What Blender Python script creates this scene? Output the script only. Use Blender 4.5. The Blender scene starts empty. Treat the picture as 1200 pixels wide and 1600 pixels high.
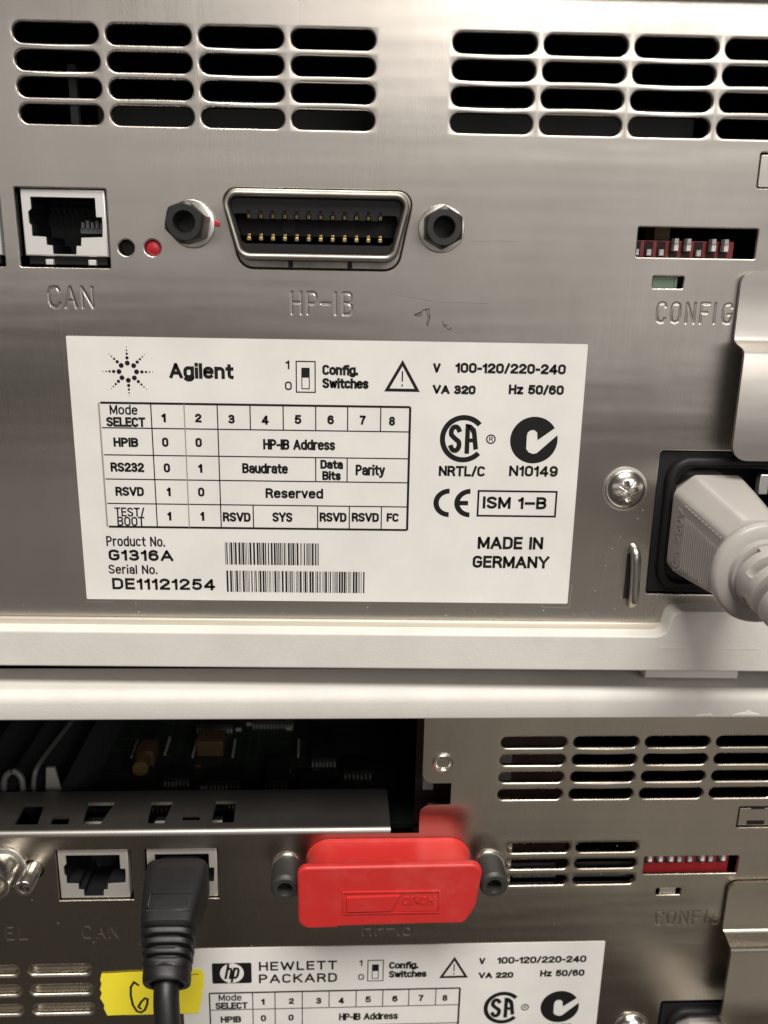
import bpy, bmesh, math, random
from mathutils import Vector, Matrix
from mathutils.geometry import delaunay_2d_cdt

random.seed(7)
S = 0.001                      # everything below is written in millimetres
C = bpy.context.scene.collection
sc = bpy.context.scene
PI = math.pi

# ------------------------------------------------------------------ camera, world, lamps, exposure
# local axes of an instrument's back: X to the right, Z up, N out of the panel towards the viewer
B = Matrix(((1, 0, 0), (0, 0, -1), (0, 1, 0)))          # (X,Z,N) -> Blender (x,y,z)
MU = Matrix(((0.9996871, 0.0174597, 0.0179107), (-0.0120051, 0.9631199, -0.2688048), (-0.0219434, 0.2685056, 0.9630281)))
ML = Matrix(((0.9984226, 0.0237519, 0.0508745), (-0.0091900, 0.9630252, -0.2692545), (-0.0553887, 0.2683622, 0.9617244)))
CAM_U = Vector((12.387, -10.077, 219.61))
CAM_L = Vector((-16.414, 169.908, 218.51))

cd = bpy.data.cameras.new('camera'); cam = bpy.data.objects.new('camera', cd); C.objects.link(cam)
cd.sensor_width = 36; cd.lens = 30.375; cd.clip_start = 0.01; cd.clip_end = 50
cam.matrix_world = Matrix.Translation(B @ CAM_U * S) @ (B @ MU.transposed()).to_4x4()
cd.dof.use_dof = True; cd.dof.focus_distance = 0.226; cd.dof.aperture_fstop = 14.0
sc.camera = cam

w = bpy.data.worlds.new('World'); sc.world = w; w.use_nodes = True
bg = w.node_tree.nodes['Background']; bg.inputs[0].default_value = (1.0, 0.90, 0.78, 1); bg.inputs[1].default_value = 0.055

def lamp(name, loc, aim, sx, sy, power, col=(1, .955, .90)):
    d = bpy.data.lights.new(name, 'AREA'); d.shape = 'RECTANGLE'; d.size = sx; d.size_y = sy
    d.energy = power; d.color = col
    o = bpy.data.objects.new(name, d); C.objects.link(o); o.location = loc
    o.rotation_euler = (Vector(aim) - Vector(loc)).to_track_quat('-Z', 'Y').to_euler()
    return o
lamp('ceiling_lamp', (0.15, -1.15, 2.1), (0.05, -0.05, -0.15), 1.4, 0.8, 72)
lamp('window_light', (0.95, -2.5, 0.98), (0.05, 0, 0.0), 1.7, 0.72, 19)
lamp('added_room_fill', (1.25, -2.7, 0.10), (0.05, 0, 0.0), 2.2, 1.1, 4.6, (1, .965, .93))  # added soft panel, stands in for the lit room mirrored at right
lamp('added_room_fill', (-1.15, -2.7, 0.30), (0.0, 0, 0.0), 2.4, 0.85, 2.9, (1, .96, .92))  # added dimmer panel, stands in for the room's left side
lamp('added_room_fill', (0.95, -1.5, -1.02), (0.1, 0, -0.2), 1.5, 0.95, 1.15, (1, .93, .82))  # added low panel, stands in for light off the floor at right
lamp('added_room_fill', (-0.55, -2.0, -0.72), (0.0, 0, -0.1), 1.5, 0.55, .55, (1, .94, .86))  # added low panel at left, only to lift the steel's lower reflections
sc.view_settings.view_transform = 'Standard'; sc.view_settings.look = 'None'
sc.view_settings.exposure = 0.25; sc.view_settings.gamma = 1.0

LOWER = (B @ (MU.transposed() @ ML) @ B.transposed()).to_4x4()
LOWER = Matrix.Translation((B @ (CAM_U - (MU.transposed() @ ML) @ CAM_L)) * S) @ LOWER
UPPER = Matrix.Identity(4)

# ------------------------------------------------------------------ materials
def mat(name, col, rough=.5, metal=0., spec=.5, **k):
    m = bpy.data.materials.new(name); m.use_nodes = True
    b = m.node_tree.nodes['Principled BSDF']
    b.inputs['Base Color'].default_value = (*col, 1); b.inputs['Roughness'].default_value = rough
    b.inputs['Metallic'].default_value = metal; b.inputs['Specular IOR Level'].default_value = spec
    for a, v in k.items(): b.inputs[a].default_value = v
    return m
def nodes(m): return m.node_tree.nodes, m.node_tree.links, m.node_tree.nodes['Principled BSDF']
def noise(N, L, scale, sv=(1, 1, 1), detail=4, rough=.6):
    tc = N.new('ShaderNodeTexCoord'); mp = N.new('ShaderNodeMapping'); mp.inputs['Scale'].default_value = sv
    n = N.new('ShaderNodeTexNoise'); n.inputs['Scale'].default_value = scale; n.inputs['Detail'].default_value = detail
    n.inputs['Roughness'].default_value = rough
    L.new(tc.outputs['Object'], mp.inputs[0]); L.new(mp.outputs[0], n.inputs['Vector']); return n.outputs['Fac']
def ramp(N, L, src, a, b, lo=.35, hi=.65):
    r = N.new('ShaderNodeMapRange'); r.inputs['From Min'].default_value = lo; r.inputs['From Max'].default_value = hi
    r.inputs['To Min'].default_value = a; r.inputs['To Max'].default_value = b; L.new(src, r.inputs['Value']); return r.outputs[0]
def mixcol(N, L, fac, a, b):
    x = N.new('ShaderNodeMix'); x.data_type = 'RGBA'; x.inputs[6].default_value = (*a, 1); x.inputs[7].default_value = (*b, 1)
    L.new(fac, x.inputs[0]); return x.outputs[2]
def bump(N, L, h, strength, dist, prev=None):
    b = N.new('ShaderNodeBump'); b.inputs['Strength'].default_value = strength; b.inputs['Distance'].default_value = dist
    L.new(h, b.inputs['Height'])
    if prev: L.new(prev, b.inputs['Normal'])
    return b.outputs[0]
def math_node(N, L, op, a, b):
    x = N.new('ShaderNodeMath'); x.operation = op
    for i, v in enumerate((a, b)):
        if isinstance(v, (int, float)): x.inputs[i].default_value = v
        else: L.new(v, x.inputs[i])
    return x.outputs[0]

def steel(name, a, b, r0, r1, aniso=.7, seed=0, brush=.10, gr=.015, sp=.05):
    m = mat(name, a, .3, 1.); N, L, P = nodes(m)
    grain = noise(N, L, 1, (3300, 40, 28), 3, .7)
    broad = noise(N, L, 26 + seed, (1, 1, .55), 4, .6)
    bands = noise(N, L, 1, (5, 9, 42), 3, .55)
    spots = noise(N, L, 170 + seed, (1, 1, 1), 6, .7)
    specks = noise(N, L, 620 + seed, (1, 1, 1), 2, .5)
    L.new(mixcol(N, L, ramp(N, L, broad, 0, 1), a, b), P.inputs['Base Color'])
    r = ramp(N, L, broad, r0, r1)
    r = math_node(N, L, 'ADD', r, ramp(N, L, grain, -gr, gr))
    r = math_node(N, L, 'ADD', r, ramp(N, L, spots, 0, sp, .58, .72))
    r = math_node(N, L, 'ADD', r, ramp(N, L, specks, 0, .4, .79, .83))
    L.new(r, P.inputs['Roughness'])
    P.inputs['Anisotropic'].default_value = aniso
    t = N.new('ShaderNodeCombineXYZ'); t.inputs[0].default_value = 1.0
    L.new(t.outputs[0], P.inputs['Tangent'])
    b1 = bump(N, L, broad, .25, .0006)
    b1 = bump(N, L, bands, .5, .0006, b1)
    L.new(bump(N, L, grain, brush, .00012, b1), P.inputs['Normal'])
    return m
def plastic(name, a, rough=.5, grainy=.25, scale=1800):
    m = mat(name, a, rough); N, L, P = nodes(m)
    f = noise(N, L, scale, (1, 1, 1), 3, .6); g = noise(N, L, 60, (1, 1, 1), 4, .6)
    L.new(mixcol(N, L, ramp(N, L, g, 0, 1), a, tuple(c * .92 for c in a)), P.inputs['Base Color'])
    L.new(ramp(N, L, g, rough - .06, rough + .08), P.inputs['Roughness'])
    L.new(bump(N, L, f, grainy, .0001), P.inputs['Normal'])
    return m
M = {}
M['steel'] = steel('brushed_steel', (.565, .527, .485), (.515, .48, .44), .27, .32, .8, 0, .022, .017)
M['tab'] = steel('satin_steel', (.46, .43, .40), (.43, .405, .375), .33, .38, .3, 3, .01, .005)
M['steel2'] = steel('nickel_steel', (.48, .435, .37), (.44, .395, .335), .25, .28, .75, 5, .006, .006, .02)
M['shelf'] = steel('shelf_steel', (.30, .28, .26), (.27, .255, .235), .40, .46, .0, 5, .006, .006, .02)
M['flange'] = mat('flange_finish', (.62, .575, .48), .45, .6)
M['bare'] = steel('bare_metal', (.70, .67, .62), (.62, .59, .54), .20, .32, .0, 9, .03)
M['zinc'] = steel('worn_zinc', (.45, .425, .385), (.30, .28, .25), .36, .52, .0, 30, .06)
M['tin'] = mat('bright_tin', (.86, .85, .83), .28, 1.)
M['tind'] = mat('dull_tin', (.50, .475, .43), .45, .5)
M['tinw'] = mat('matt_tin', (.80, .79, .76), .45, .55)
M['case'] = plastic('case_plastic', (.655, .63, .585), .6, .6, 1100)
M['plug'] = plastic('plug_plastic', (.385, .36, .335), .38, .12, 900)
M['black'] = plastic('black_plastic', (.008, .008, .009), .55, .12, 1200); M['black'].node_tree.nodes['Principled BSDF'].inputs['Specular IOR Level'].default_value = .3
M['rubber'] = plastic('black_rubber', (.0065, .0064, .0067), .5, .25, 1400)
M['oxide'] = plastic('black_oxide', (.030, .031, .030), .38, .15, 900)
M['oxide'].node_tree.nodes['Principled BSDF'].inputs['Metallic'].default_value = .4
M['oxide2'] = plastic('worn_oxide', (.055, .054, .050), .5, .3, 900)
M['oxide2'].node_tree.nodes['Principled BSDF'].inputs['Metallic'].default_value = .5
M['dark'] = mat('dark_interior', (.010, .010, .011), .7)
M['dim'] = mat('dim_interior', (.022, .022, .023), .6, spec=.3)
M['grey'] = mat('grey_part', (.085, .088, .088), .5)
M['board'] = plastic('dark_board', (.010, .0165, .0125), .5, .2, 600)
M['trace'] = mat('board_trace', (.035, .045, .03), .4)
M['heat'] = mat('heat_sink', (.055, .055, .058), .5, .5)
M['pale'] = mat('pale_part', (.22, .215, .20), .5)
M['maroon'] = mat('maroon_part', (.030, .014, .012), .7)
M['tan'] = mat('tan_capacitor', (.055, .030, .014), .5)
M['amber'] = mat('amber_capacitor', (.10, .062, .018), .45)
M['gold'] = mat('gold_contact', (.46, .33, .13), .35, 1.)
M['dullgold'] = mat('tarnished_contact', (.20, .15, .08), .45, 1.)
M['label'] = plastic('label_vinyl', (.76, .742, .705), .42, .05, 800)
M['ink'] = mat('black_ink', (.009, .0085, .0085), .5, spec=.25)
M['fade'] = mat('faded_ink', (.30, .29, .27), .5)
M['pencil'] = mat('graphite', (.06, .055, .05), .5)
M['scratch'] = mat('scratch', (.80, .78, .74), .3, 1.)
M['red_lamp'] = mat('red_lens', (.42, .018, .028), .35)
M['red_dip'] = mat('red_switch', (.38, .022, .028), .45)
M['white'] = mat('white_lever', (.78, .77, .74), .4)
M['green'] = mat('green_lens', (.10, .15, .11), .25)
M['paint'] = mat('red_paint', (.45, .02, .02), .35)
m = mat('red_vinyl', (.56, .026, .024), .42); N_, L_, P_ = nodes(m)
g_ = noise(N_, L_, 90, (1, 1, 1), 5, .65); c_ = noise(N_, L_, 700, (1, 1, .4), 4, .6)
L_.new(mixcol(N_, L_, ramp(N_, L_, g_, 0, .35, .5, .75), (.54, .026, .023), (.58, .12, .10)), P_.inputs['Base Color'])
L_.new(ramp(N_, L_, g_, .38, .46), P_.inputs['Roughness']); L_.new(bump(N_, L_, c_, .12, .00015), P_.inputs['Normal'])
P_.inputs['Subsurface Weight'].default_value = .12; P_.inputs['Subsurface Radius'].default_value = (.002, .0004, .0003)
M['redcap'] = m
M['tape'] = plastic('yellow_tape', (.93, .78, .035), .55, .2, 500)

# ------------------------------------------------------------------ geometry helpers
def area(p): return .5 * sum(p[i - 1][0] * p[i][1] - p[i][0] * p[i - 1][1] for i in range(len(p)))
def ccw(p): return list(p) if area(p) > 0 else list(reversed(p))
def offset(poly, d):
    """outward offset of a counter-clockwise polygon"""
    p = poly; n = len(p); out = []
    for i in range(n):
        a, b, c = Vector(p[i - 1]), Vector(p[i]), Vector(p[(i + 1) % n])
        e1 = (b - a); e2 = (c - b)
        if e1.length < 1e-7 or e2.length < 1e-7: out.append(tuple(b)); continue
        e1.normalize(); e2.normalize()
        n1 = Vector((e1.y, -e1.x)); n2 = Vector((e2.y, -e2.x)); mm = n1 + n2
        k = mm.length
        if k < 1e-4: out.append(tuple(b + n1 * d)); continue
        mm.normalize(); out.append(tuple(b + mm * (d / max(.35, mm.dot(n1)))))
    return out
def rounded(pts, r, seg=5):
    p = ccw(pts); n = len(p); out = []
    rs = list(r) if isinstance(r, (list, tuple)) else [r] * n
    if area(pts) <= 0: rs.reverse()
    for i in range(n):
        a, b, c = Vector(p[i - 1]), Vector(p[i]), Vector(p[(i + 1) % n])
        u = (a - b); v = (c - b); lu, lv = u.length, v.length; u.normalize(); v.normalize()
        ang = u.angle(v)
        if rs[i] < 1e-4 or ang > PI - .02: out.append(tuple(b)); continue
        t = min(rs[i] / math.tan(ang / 2), lu * .49, lv * .49); rr = t * math.tan(ang / 2)
        cen = b + (u + v).normalized() * (rr / math.sin(ang / 2))
        s, e = b + u * t, b + v * t
        a0 = math.atan2(s.y - cen.y, s.x - cen.x); a1 = math.atan2(e.y - cen.y, e.x - cen.x)
        d = a1 - a0
        while d > PI: d -= 2 * PI
        while d < -PI: d += 2 * PI
        for k in range(seg + 1):
            q = a0 + d * k / seg; out.append((cen.x + rr * math.cos(q), cen.y + rr * math.sin(q)))
    return out
def circle(cx, cz, r, n=32, a0=0): return [(cx + r * math.cos(a0 + 2 * PI * i / n), cz + r * math.sin(a0 + 2 * PI * i / n)) for i in range(n)]
def rect(x0, z0, x1, z1): return [(x0, z0), (x1, z0), (x1, z1), (x0, z1)]
def stadium(cx, cz, hl, hh, n=8):
    c = hl - hh; out = []
    for s, a in ((1, -PI / 2), (-1, PI / 2)):
        for k in range(n + 1):
            q = a + PI * k / n; out.append((cx + s * c + hh * math.cos(q), cz + hh * math.sin(q)))
    return out

def smooth_path(pts, n=5):
    P = [Vector(p) for p in pts]; out = []
    for i in range(len(P) - 1):
        a, b, c_, d = P[max(i - 1, 0)], P[i], P[i + 1], P[min(i + 2, len(P) - 1)]
        for k in range(n):
            t = k / n; out.append(tuple(.5 * ((2 * b) + (c_ - a) * t + (2 * a - 5 * b + 4 * c_ - d) * t * t + (3 * b - a - 3 * c_ + d) * t ** 3)))
    return out + [tuple(P[-1])]

class G:
    def __init__(s): s.v = []; s.f = []; s.sheet = set()
    def add(s, vs, fs):
        o = len(s.v); s.v += [tuple(v) for v in vs]; s.f += [tuple(i + o for i in f) for f in fs]; return s
    def flat(s, polys, n, flip=False):
        """fill the first polygon less the others, at height n"""
        pts = []; faces = []
        for p in polys:
            faces.append(list(range(len(pts), len(pts) + len(p)))); pts += [Vector((a, b)) for a, b in p]
        r = delaunay_2d_cdt(pts, [], faces, 2, 1e-6)
        k = len(s.f); s.add([(q[0], q[1], n) for q in r[0]], [tuple(f) for f in r[2]]); s.sheet.update(range(k, len(s.f)))
        return s
    def ring(s, rings, closed=True):
        """loft a list of equal-length rings of (X,Z,N)"""
        m_ = len(rings[0]); vs = [v for r in rings for v in r]; fs = []
        for k in range(len(rings) - 1):
            for i in range(m_ if closed else m_ - 1):
                j = (i + 1) % m_; fs.append((k * m_ + i, k * m_ + j, (k + 1) * m_ + j, (k + 1) * m_ + i))
        return s.add(vs, fs)
    def prism(s, poly, n0, n1, bev=0, seg=3, holes=(), cap0=False):
        p = ccw(poly); prof = [(0, n0)]
        if bev > 0:
            for k in range(seg + 1):
                a = PI / 2 * k / seg; prof.append((-bev * (1 - math.cos(a)), n1 - bev + bev * math.sin(a)))
        else: prof.append((0, n1))
        rs = [[(x, z, n) for x, z in (offset(p, o) if abs(o) > 1e-9 else p)] for o, n in prof]
        s.ring(rs); top = [(x, z) for x, z, _ in rs[-1]]
        s.flat([top] + [ccw(h) for h in holes], n1)
        for h in holes: s.ring([[(x, z, n1) for x, z in h], [(x, z, n0) for x, z in h]])
        if cap0: s.flat([p] + [ccw(h) for h in holes], n0)
        return s
    def box(s, x0, x1, z0, z1, n0, n1, bev=0): return s.prism(rect(x0, z0, x1, z1), n0, n1, bev, 2, cap0=True)
    def lathe(s, cx, cz, prof, seg=40, hexa=0):
        rs = []
        for r, n in prof: rs.append([(cx + r * math.cos(2 * PI * i / seg), cz + r * math.sin(2 * PI * i / seg), n) for i in range(seg)])
        return s.ring(rs)
    def tube(s, pts, rad, seg=16, caps=True):
        P = [Vector(p) for p in pts]; rs = []; up = Vector((1, 0, 0))
        for i, p in enumerate(P):
            t = (P[min(i + 1, len(P) - 1)] - P[max(i - 1, 0)]).normalized()
            a = (up - t * up.dot(t)).normalized(); b = t.cross(a)
            r = rad[i] if isinstance(rad, (list, tuple)) else rad
            rs.append([tuple(p + (a * math.cos(2 * PI * k / seg) + b * math.sin(2 * PI * k / seg)) * r) for k in range(seg)])
        s.ring(rs)
        if caps:
            for r, p in ((rs[0], P[0]), (rs[-1], P[-1])):
                s.add(r + [tuple(p)], [(i, (i + 1) % seg, seg) for i in range(seg)])
        return s
    def hole(s, poly, depth=1.0, r=.3, n=0.):
        """rolled edge and wall of a cut-out; returns the polygon to cut from the sheet"""
        p = ccw(poly); rs = []
        for k in range(5):
            a = PI / 2 * k / 4; o = r * (1 - math.sin(a)); rs.append([(x, z, n - r * (1 - math.cos(a))) for x, z in offset(p, o)])
        rs.append([(x, z, n - depth) for x, z in p]); s.ring(rs)
        return [(x, z) for x, z, _ in rs[0]]
    def extrude_x(s, prof, x0, x1):
        """profile in (N,Z), swept along X"""
        s.ring([[(x0, z, n) for n, z in prof], [(x1, z, n) for n, z in prof]])
        for x in (x0, x1): s.add([(x, z, n) for n, z in prof], [tuple(range(len(prof)))])
        return s

def mesh(g, name, origin=(0, 0, 0), angle=40):
    me = bpy.data.meshes.new(name); ox, oz, on = origin
    me.from_pydata([((x - ox) * S, -(n - on) * S, (z - oz) * S) for x, z, n in g.v], [], g.f)
    bm = bmesh.new(); bm.from_mesh(me); bm.faces.ensure_lookup_table()
    for i in g.sheet: bm.faces[i].material_index = 1            # plane sheet: keeps a true flat normal
    bmesh.ops.remove_doubles(bm, verts=bm.verts, dist=2e-6)
    bmesh.ops.recalc_face_normals(bm, faces=bm.faces)
    lim = math.radians(angle)
    for f in bm.faces: f.smooth = True
    for e in bm.edges:
        lf = e.link_faces
        e.smooth = len(lf) != 2 or (e.calc_face_angle(0) < lim and lf[0].material_index == lf[1].material_index)
    for f in bm.faces: f.material_index = 0
    bm.to_mesh(me); bm.free(); me.update()
    return me
def part(name, g, m_, parent=None, origin=(0, 0, 0), label=None, angle=40, kind=None):
    me = mesh(g, name, origin, angle); me.materials.append(M[m_])
    o = bpy.data.objects.new(name, me); C.objects.link(o)
    if parent: o.parent = parent
    if label: o['label'] = label
    if kind: o['kind'] = kind
    return o
def again(o, parent, loc=None):
    c = o.copy(); C.objects.link(c); c.parent = parent
    if loc: c.location = loc
    return c
def loc(x, z, n): return (x * S, -n * S, z * S)
def thing(name, label, cat, base=None, at=(0, 0, 0), group=None):
    o = bpy.data.objects.new(name, None); C.objects.link(o); o.empty_display_size = .02
    o.matrix_world = (base or UPPER) @ Matrix.Translation(loc(*at)); o['label'] = label; o['category'] = cat
    if group: o['group'] = group
    return o

# a plain condensed lettering, drawn with strokes of even weight
def _arc(cx, cy, rx, ry, a0, a1, n=8): return [(cx + rx * math.cos(math.radians(a0 + (a1 - a0) * k / n)), cy + ry * math.sin(math.radians(a0 + (a1 - a0) * k / n))) for k in range(n + 1)]
def _o(w, h, y=0., r=.26):
    r_ = min(r, w / 2); q = r_ * 1.15
    return _arc(w - r_, y + h - q, r_, q, 90, 0, 6) + _arc(w - r_, y + q, r_, q, 0, -90, 6) + _arc(r_, y + q, r_, q, 270, 180, 6) + _arc(r_, y + h - q, r_, q, 180, 90, 6) + [(w - r_, y + h)]
_d = .50
def _c(w, h, y=0.): return _arc(w / 2, y + h - .26, w / 2, .26, 32, 90, 7) + _arc(w / 2, y + h - .26, w / 2, .26, 90, 180, 7) + _arc(w / 2, y + .26, w / 2, .26, 180, 270, 7) + _arc(w / 2, y + .26, w / 2, .26, 270, 328, 7)
def _s(w, h): return _arc(w / 2, h * .76, w * .48, h * .24, 28, 90, 6) + _arc(w / 2, h * .76, w * .5, h * .24, 90, 205, 8) + [(w * .3, h * .565), (w * .7, h * .445)] + _arc(w / 2, h * .25, w * .5, h * .25, 35, -90, 8) + _arc(w / 2, h * .25, w * .5, h * .25, 270, 206, 7)
FONT = {
 'A': (.60, [[(0, 0), (.30, 1), (.60, 0)], [(.12, .30), (.48, .30)]]),
 'B': (_d, [[(0, .53), (.30, .53)] + _arc(.29, .765, .19, .235, -90, 90) + [(0, 1), (0, 0), (.28, 0)] + _arc(.28, .265, .22, .265, -90, 90)]),
 'C': (_d, [_c(_d, 1)]),
 'D': (_d, [[(0, 0), (0, 1), (.24, 1)] + _arc(.24, .72, .26, .28, 90, 0) + _arc(.24, .28, .26, .28, 0, -90) + [(0, 0)]]),
 'E': (.42, [[(.42, 1), (0, 1), (0, 0), (.42, 0)], [(0, .52), (.38, .52)]]), 'F': (.40, [[(.40, 1), (0, 1), (0, 0)], [(0, .50), (.35, .50)]]),
 'G': (_d, [_c(_d, 1)[:-7] + _arc(_d / 2, .26, _d / 2, .26, 270, 355, 5) + [(_d, .25), (_d, .48), (.29, .48)]]),
 'H': (_d, [[(0, 0), (0, 1)], [(_d, 0), (_d, 1)], [(0, .52), (_d, .52)]]), 'I': (.0, [[(0, 0), (0, 1)]]),
 'K': (.52, [[(0, 0), (0, 1)], [(.50, 1), (0, .40)], [(.17, .58), (.53, 0)]]), 'L': (.40, [[(0, 1), (0, 0), (.40, 0)]]),
 'M': (.64, [[(0, 0), (0, 1), (.32, .12), (.64, 1), (.64, 0)]]), 'N': (.52, [[(0, 0), (0, 1), (.52, 0), (.52, 1)]]),
 'O': (.52, [_o(.52, 1)]), 'P': (.48, [[(0, 0), (0, 1), (.24, 1)] + _arc(.22, .73, .26, .27, 90, -90) + [(0, .46)]]),
 'R': (.50, [[(0, 0), (0, 1), (.26, 1)] + _arc(.24, .745, .25, .255, 90, -90) + [(0, .49)], [(.25, .49), (.42, .30), (.50, 0)]]),
 'S': (_d, [_s(_d, 1)]), 'T': (.50, [[(0, 1), (.50, 1)], [(.25, 1), (.25, 0)]]), 'V': (.58, [[(0, 1), (.29, 0), (.58, 1)]]),
 'W': (.84, [[(0, 1), (.20, 0), (.42, .92), (.64, 0), (.84, 1)]]), 'Y': (.58, [[(0, 1), (.29, .44), (.58, 1)], [(.29, .44), (.29, 0)]]),
 'a': (.42, [_arc(.21, .54, .20, .20, 160, 90, 4) + _arc(.22, .50, .20, .24, 90, 0, 6) + [(.42, 0)], [(.42, .42), (.2, .40)] + _arc(.19, .21, .19, .20, 90, 270) + [(.3, .02), (.42, .16)]]),
 'c': (.40, [_arc(.21, .52, .21, .21, 38, 180) + _arc(.21, .22, .21, .21, 180, 322)]),
 'd': (.44, [[(.44, 0), (.44, 1)], _o(.44, .74)]), 'e': (.43, [[(0, .40), (.43, .40)] + _arc(.215, .51, .215, .22, 0, 180) + _arc(.215, .22, .215, .22, 180, 318)]),
 'f': (.28, [[(.11, 0), (.11, .80)] + _arc(.27, .80, .16, .20, 180, 90, 5), [(0, .70), (.28, .70)]]),
 'g': (.44, [[(.44, .73), (.44, -.08)] + _arc(.22, -.06, .22, .20, 0, -150), _o(.44, .74)]),
 'h': (.42, [[(0, 0), (0, 1)], [(0, .48)] + _arc(.21, .50, .21, .23, 180, 0) + [(.42, 0)]]), 'i': (.0, [[(0, 0), (0, .64)], [(0, 1.0), (0, 1.02)]]),
 'l': (.0, [[(0, 0), (0, 1)]]), 'n': (.42, [[(0, 0), (0, .73)], [(0, .48)] + _arc(.21, .50, .21, .23, 180, 0) + [(.42, 0)]]),
 'o': (.45, [_o(.45, .74)]), 'p': (.44, [[(0, -.27), (0, .73)], _o(.44, .74)]), 'r': (.25, [[(0, 0), (0, .73)], [(0, .45)] + _arc(.24, .48, .24, .25, 180, 85, 5)]),
 's': (.38, [[(x, y * .74) for x, y in _s(.38, 1)]]), 't': (.28, [[(.12, .94), (.12, .18)] + _arc(.28, .18, .16, .17, 180, 270, 5), [(0, .70), (.28, .70)]]),
 'u': (.42, [[(0, .73), (0, .24)] + _arc(.21, .24, .21, .23, 180, 360) , [(.42, .73), (.42, 0)]]), 'v': (.42, [[(0, .73), (.21, 0), (.42, .73)]]),
 'w': (.64, [[(0, .73), (.16, 0), (.32, .68), (.48, 0), (.64, .73)]]), 'y': (.42, [[(0, .73), (.22, .02)], [(.42, .73), (.20, -.10), (.12, -.24), (0, -.25)]]),
 'z': (.38, [[(0, .73), (.38, .73), (0, 0), (.38, 0)]]),
 '0': (.46, [_o(.46, 1)]), '1': (.18, [[(0, .76), (.10, .80), (.18, 1), (.18, 0)]]),
 '2': (.46, [_arc(.23, .74, .22, .26, 170, 0) + _arc(.23, .74, .23, .26, 0, -45, 4) + [(.02, .10), (0, 0), (.46, 0)]]),
 '3': (.46, [_arc(.22, .755, .21, .245, 148, -80, 10) + [(.16, .52)], [(.22, .52)] + _arc(.22, .26, .24, .26, 85, -148, 10)]),
 '4': (.50, [[(.38, 0), (.38, 1), (0, .30), (0, .25), (.50, .25)]]), '5': (.46, [[(.42, 1), (.08, 1), (.03, .50)] + _arc(.225, .32, .235, .31, 125, -148, 12)]),
 '6': (.46, [_arc(.23, .31, .23, .31, 0, 360, 16), [(0, .34)] + _arc(.23, .66,   .23, .34, 180, 42, 9)]), '7': (.44, [[(0, 1), (.44, 1), (.24, .5), (.14, 0)]]),
 '8': (.46, [_arc(.23, .76, .20, .24, -90, 270, 16), _arc(.23, .26, .23, .26, 90, 450, 16)]), '9': (.46, [_arc(.23, .69, .23, .31, 0, 360, 16), [(.46, .66)] + _arc(.23, .34, .23, .34, 0, -138, 9)]),
 '.': (.0, [[(0, 0), (0, .06)]]), '-': (.20, [[(0, .42), (.20, .42)]]), '\u2013': (.5, [[(0, .46), (.5, .46)]]), '/': (.26, [[(0, -.02), (.26, 1.02)]]), ' ': (.16, []),
}
def put_text(g, t, x0, z0, x1, z1, n, wt=.40, gap=.25, shear=0.):
    """strokes of width wt (mm) filling the box x0..x1, z0..z1"""
    x = 0; paths = []
    for ch in t:
        w_, st = FONT[ch]
        for p in st: paths.append([(x + a + shear * b, b) for a, b in p])
        x += w_ + gap
    xs = [q[0] for p in paths for q in p]; ys = [q[1] for p in paths for q in p]
    ax, bx, ay, by = min(xs), max(xs), min(ys), max(ys)
    if len(t) == 1 and t in '1Il': wt *= 1.1
    kx = (x1 - x0 - wt) / max(1e-6, bx - ax); kz = (z1 - z0 - wt) / (by - ay); h = wt / 2
    if bx - ax < 1e-6: kx = 0
    for pi_, p in enumerate(paths):
        nz = n + .006 * (pi_ % 7)
        P = [Vector((x0 + h + (a - ax) * kx, z0 + h + (b - ay) * kz)) for a, b in p]
        closed = (P[0] - P[-1]).length < 1e-4
        L_, R__ = [], []
        m_ = len(P)
        for i, q in enumerate(P):
            a = P[i - 1] if i > 0 else (P[-2] if closed else None); b = P[i + 1] if i < m_ - 1 else (P[1] if closed else None)
            d1 = (q - a).normalized() if a is not None and (q - a).length > 1e-6 else None; d2 = (b - q).normalized() if b is not None and (b - q).length > 1e-6 else None
            if d1 is None: d1 = d2
            if d2 is None: d2 = d1
            if d1 is None: d1 = d2 = Vector((0, 1))
            nn = Vector((-d1.y, d1.x)) + Vector((-d2.y, d2.x))
            if nn.length < 1.05:         # sharp turn: each stroke ends square
                n1 = Vector((-d1.y, d1.x)); L_ += [q + n1 * h + d1 * h * .5]; R__ += [q - n1 * h + d1 * h * .5]
                n2 = Vector((-d2.y, d2.x)); L_ += [q + n2 * h - d2 * h * .5]; R__ += [q - n2 * h - d2 * h * .5]; continue
            nn.normalize(); k = h / max(.72, nn.dot(Vector((-d1.y, d1.x))))
            e = Vector((0, 0))
            if a is None: e = -d1 * h
            if b is None: e = d1 * h
            L_.append(q + nn * k + e); R__.append(q - nn * k + e)
        vs = [(v.x, v.y, nz) for v in L_ + R__]; c_ = len(L_)
        g.add(vs, [(i, i + 1, c_ + i + 1, c_ + i) for i in range(c_ - 1)])
def emboss(g, base):
    """side walls from the outline of flat lettering down to the surface it stands on"""
    o = G(); o.add(g.v, g.f); cnt = {}
    for f in g.f:
        for i in range(len(f)):
            k = (f[i - 1], f[i]); cnt[tuple(sorted(k))] = cnt.get(tuple(sorted(k)), 0) + 1
    for (i, j), c_ in cnt.items():
        if c_ == 1:
            a, b = g.v[i], g.v[j]; o.add([a, b, (b[0], b[1], base), (a[0], a[1], base)], [(0, 1, 2, 3)])
    return o
def quad(g, x0, z0, x1, z1, n): g.add([(x0, z0, n), (x1, z0, n), (x1, z1, n), (x0, z1, n)], [(0, 1, 2, 3)])
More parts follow.
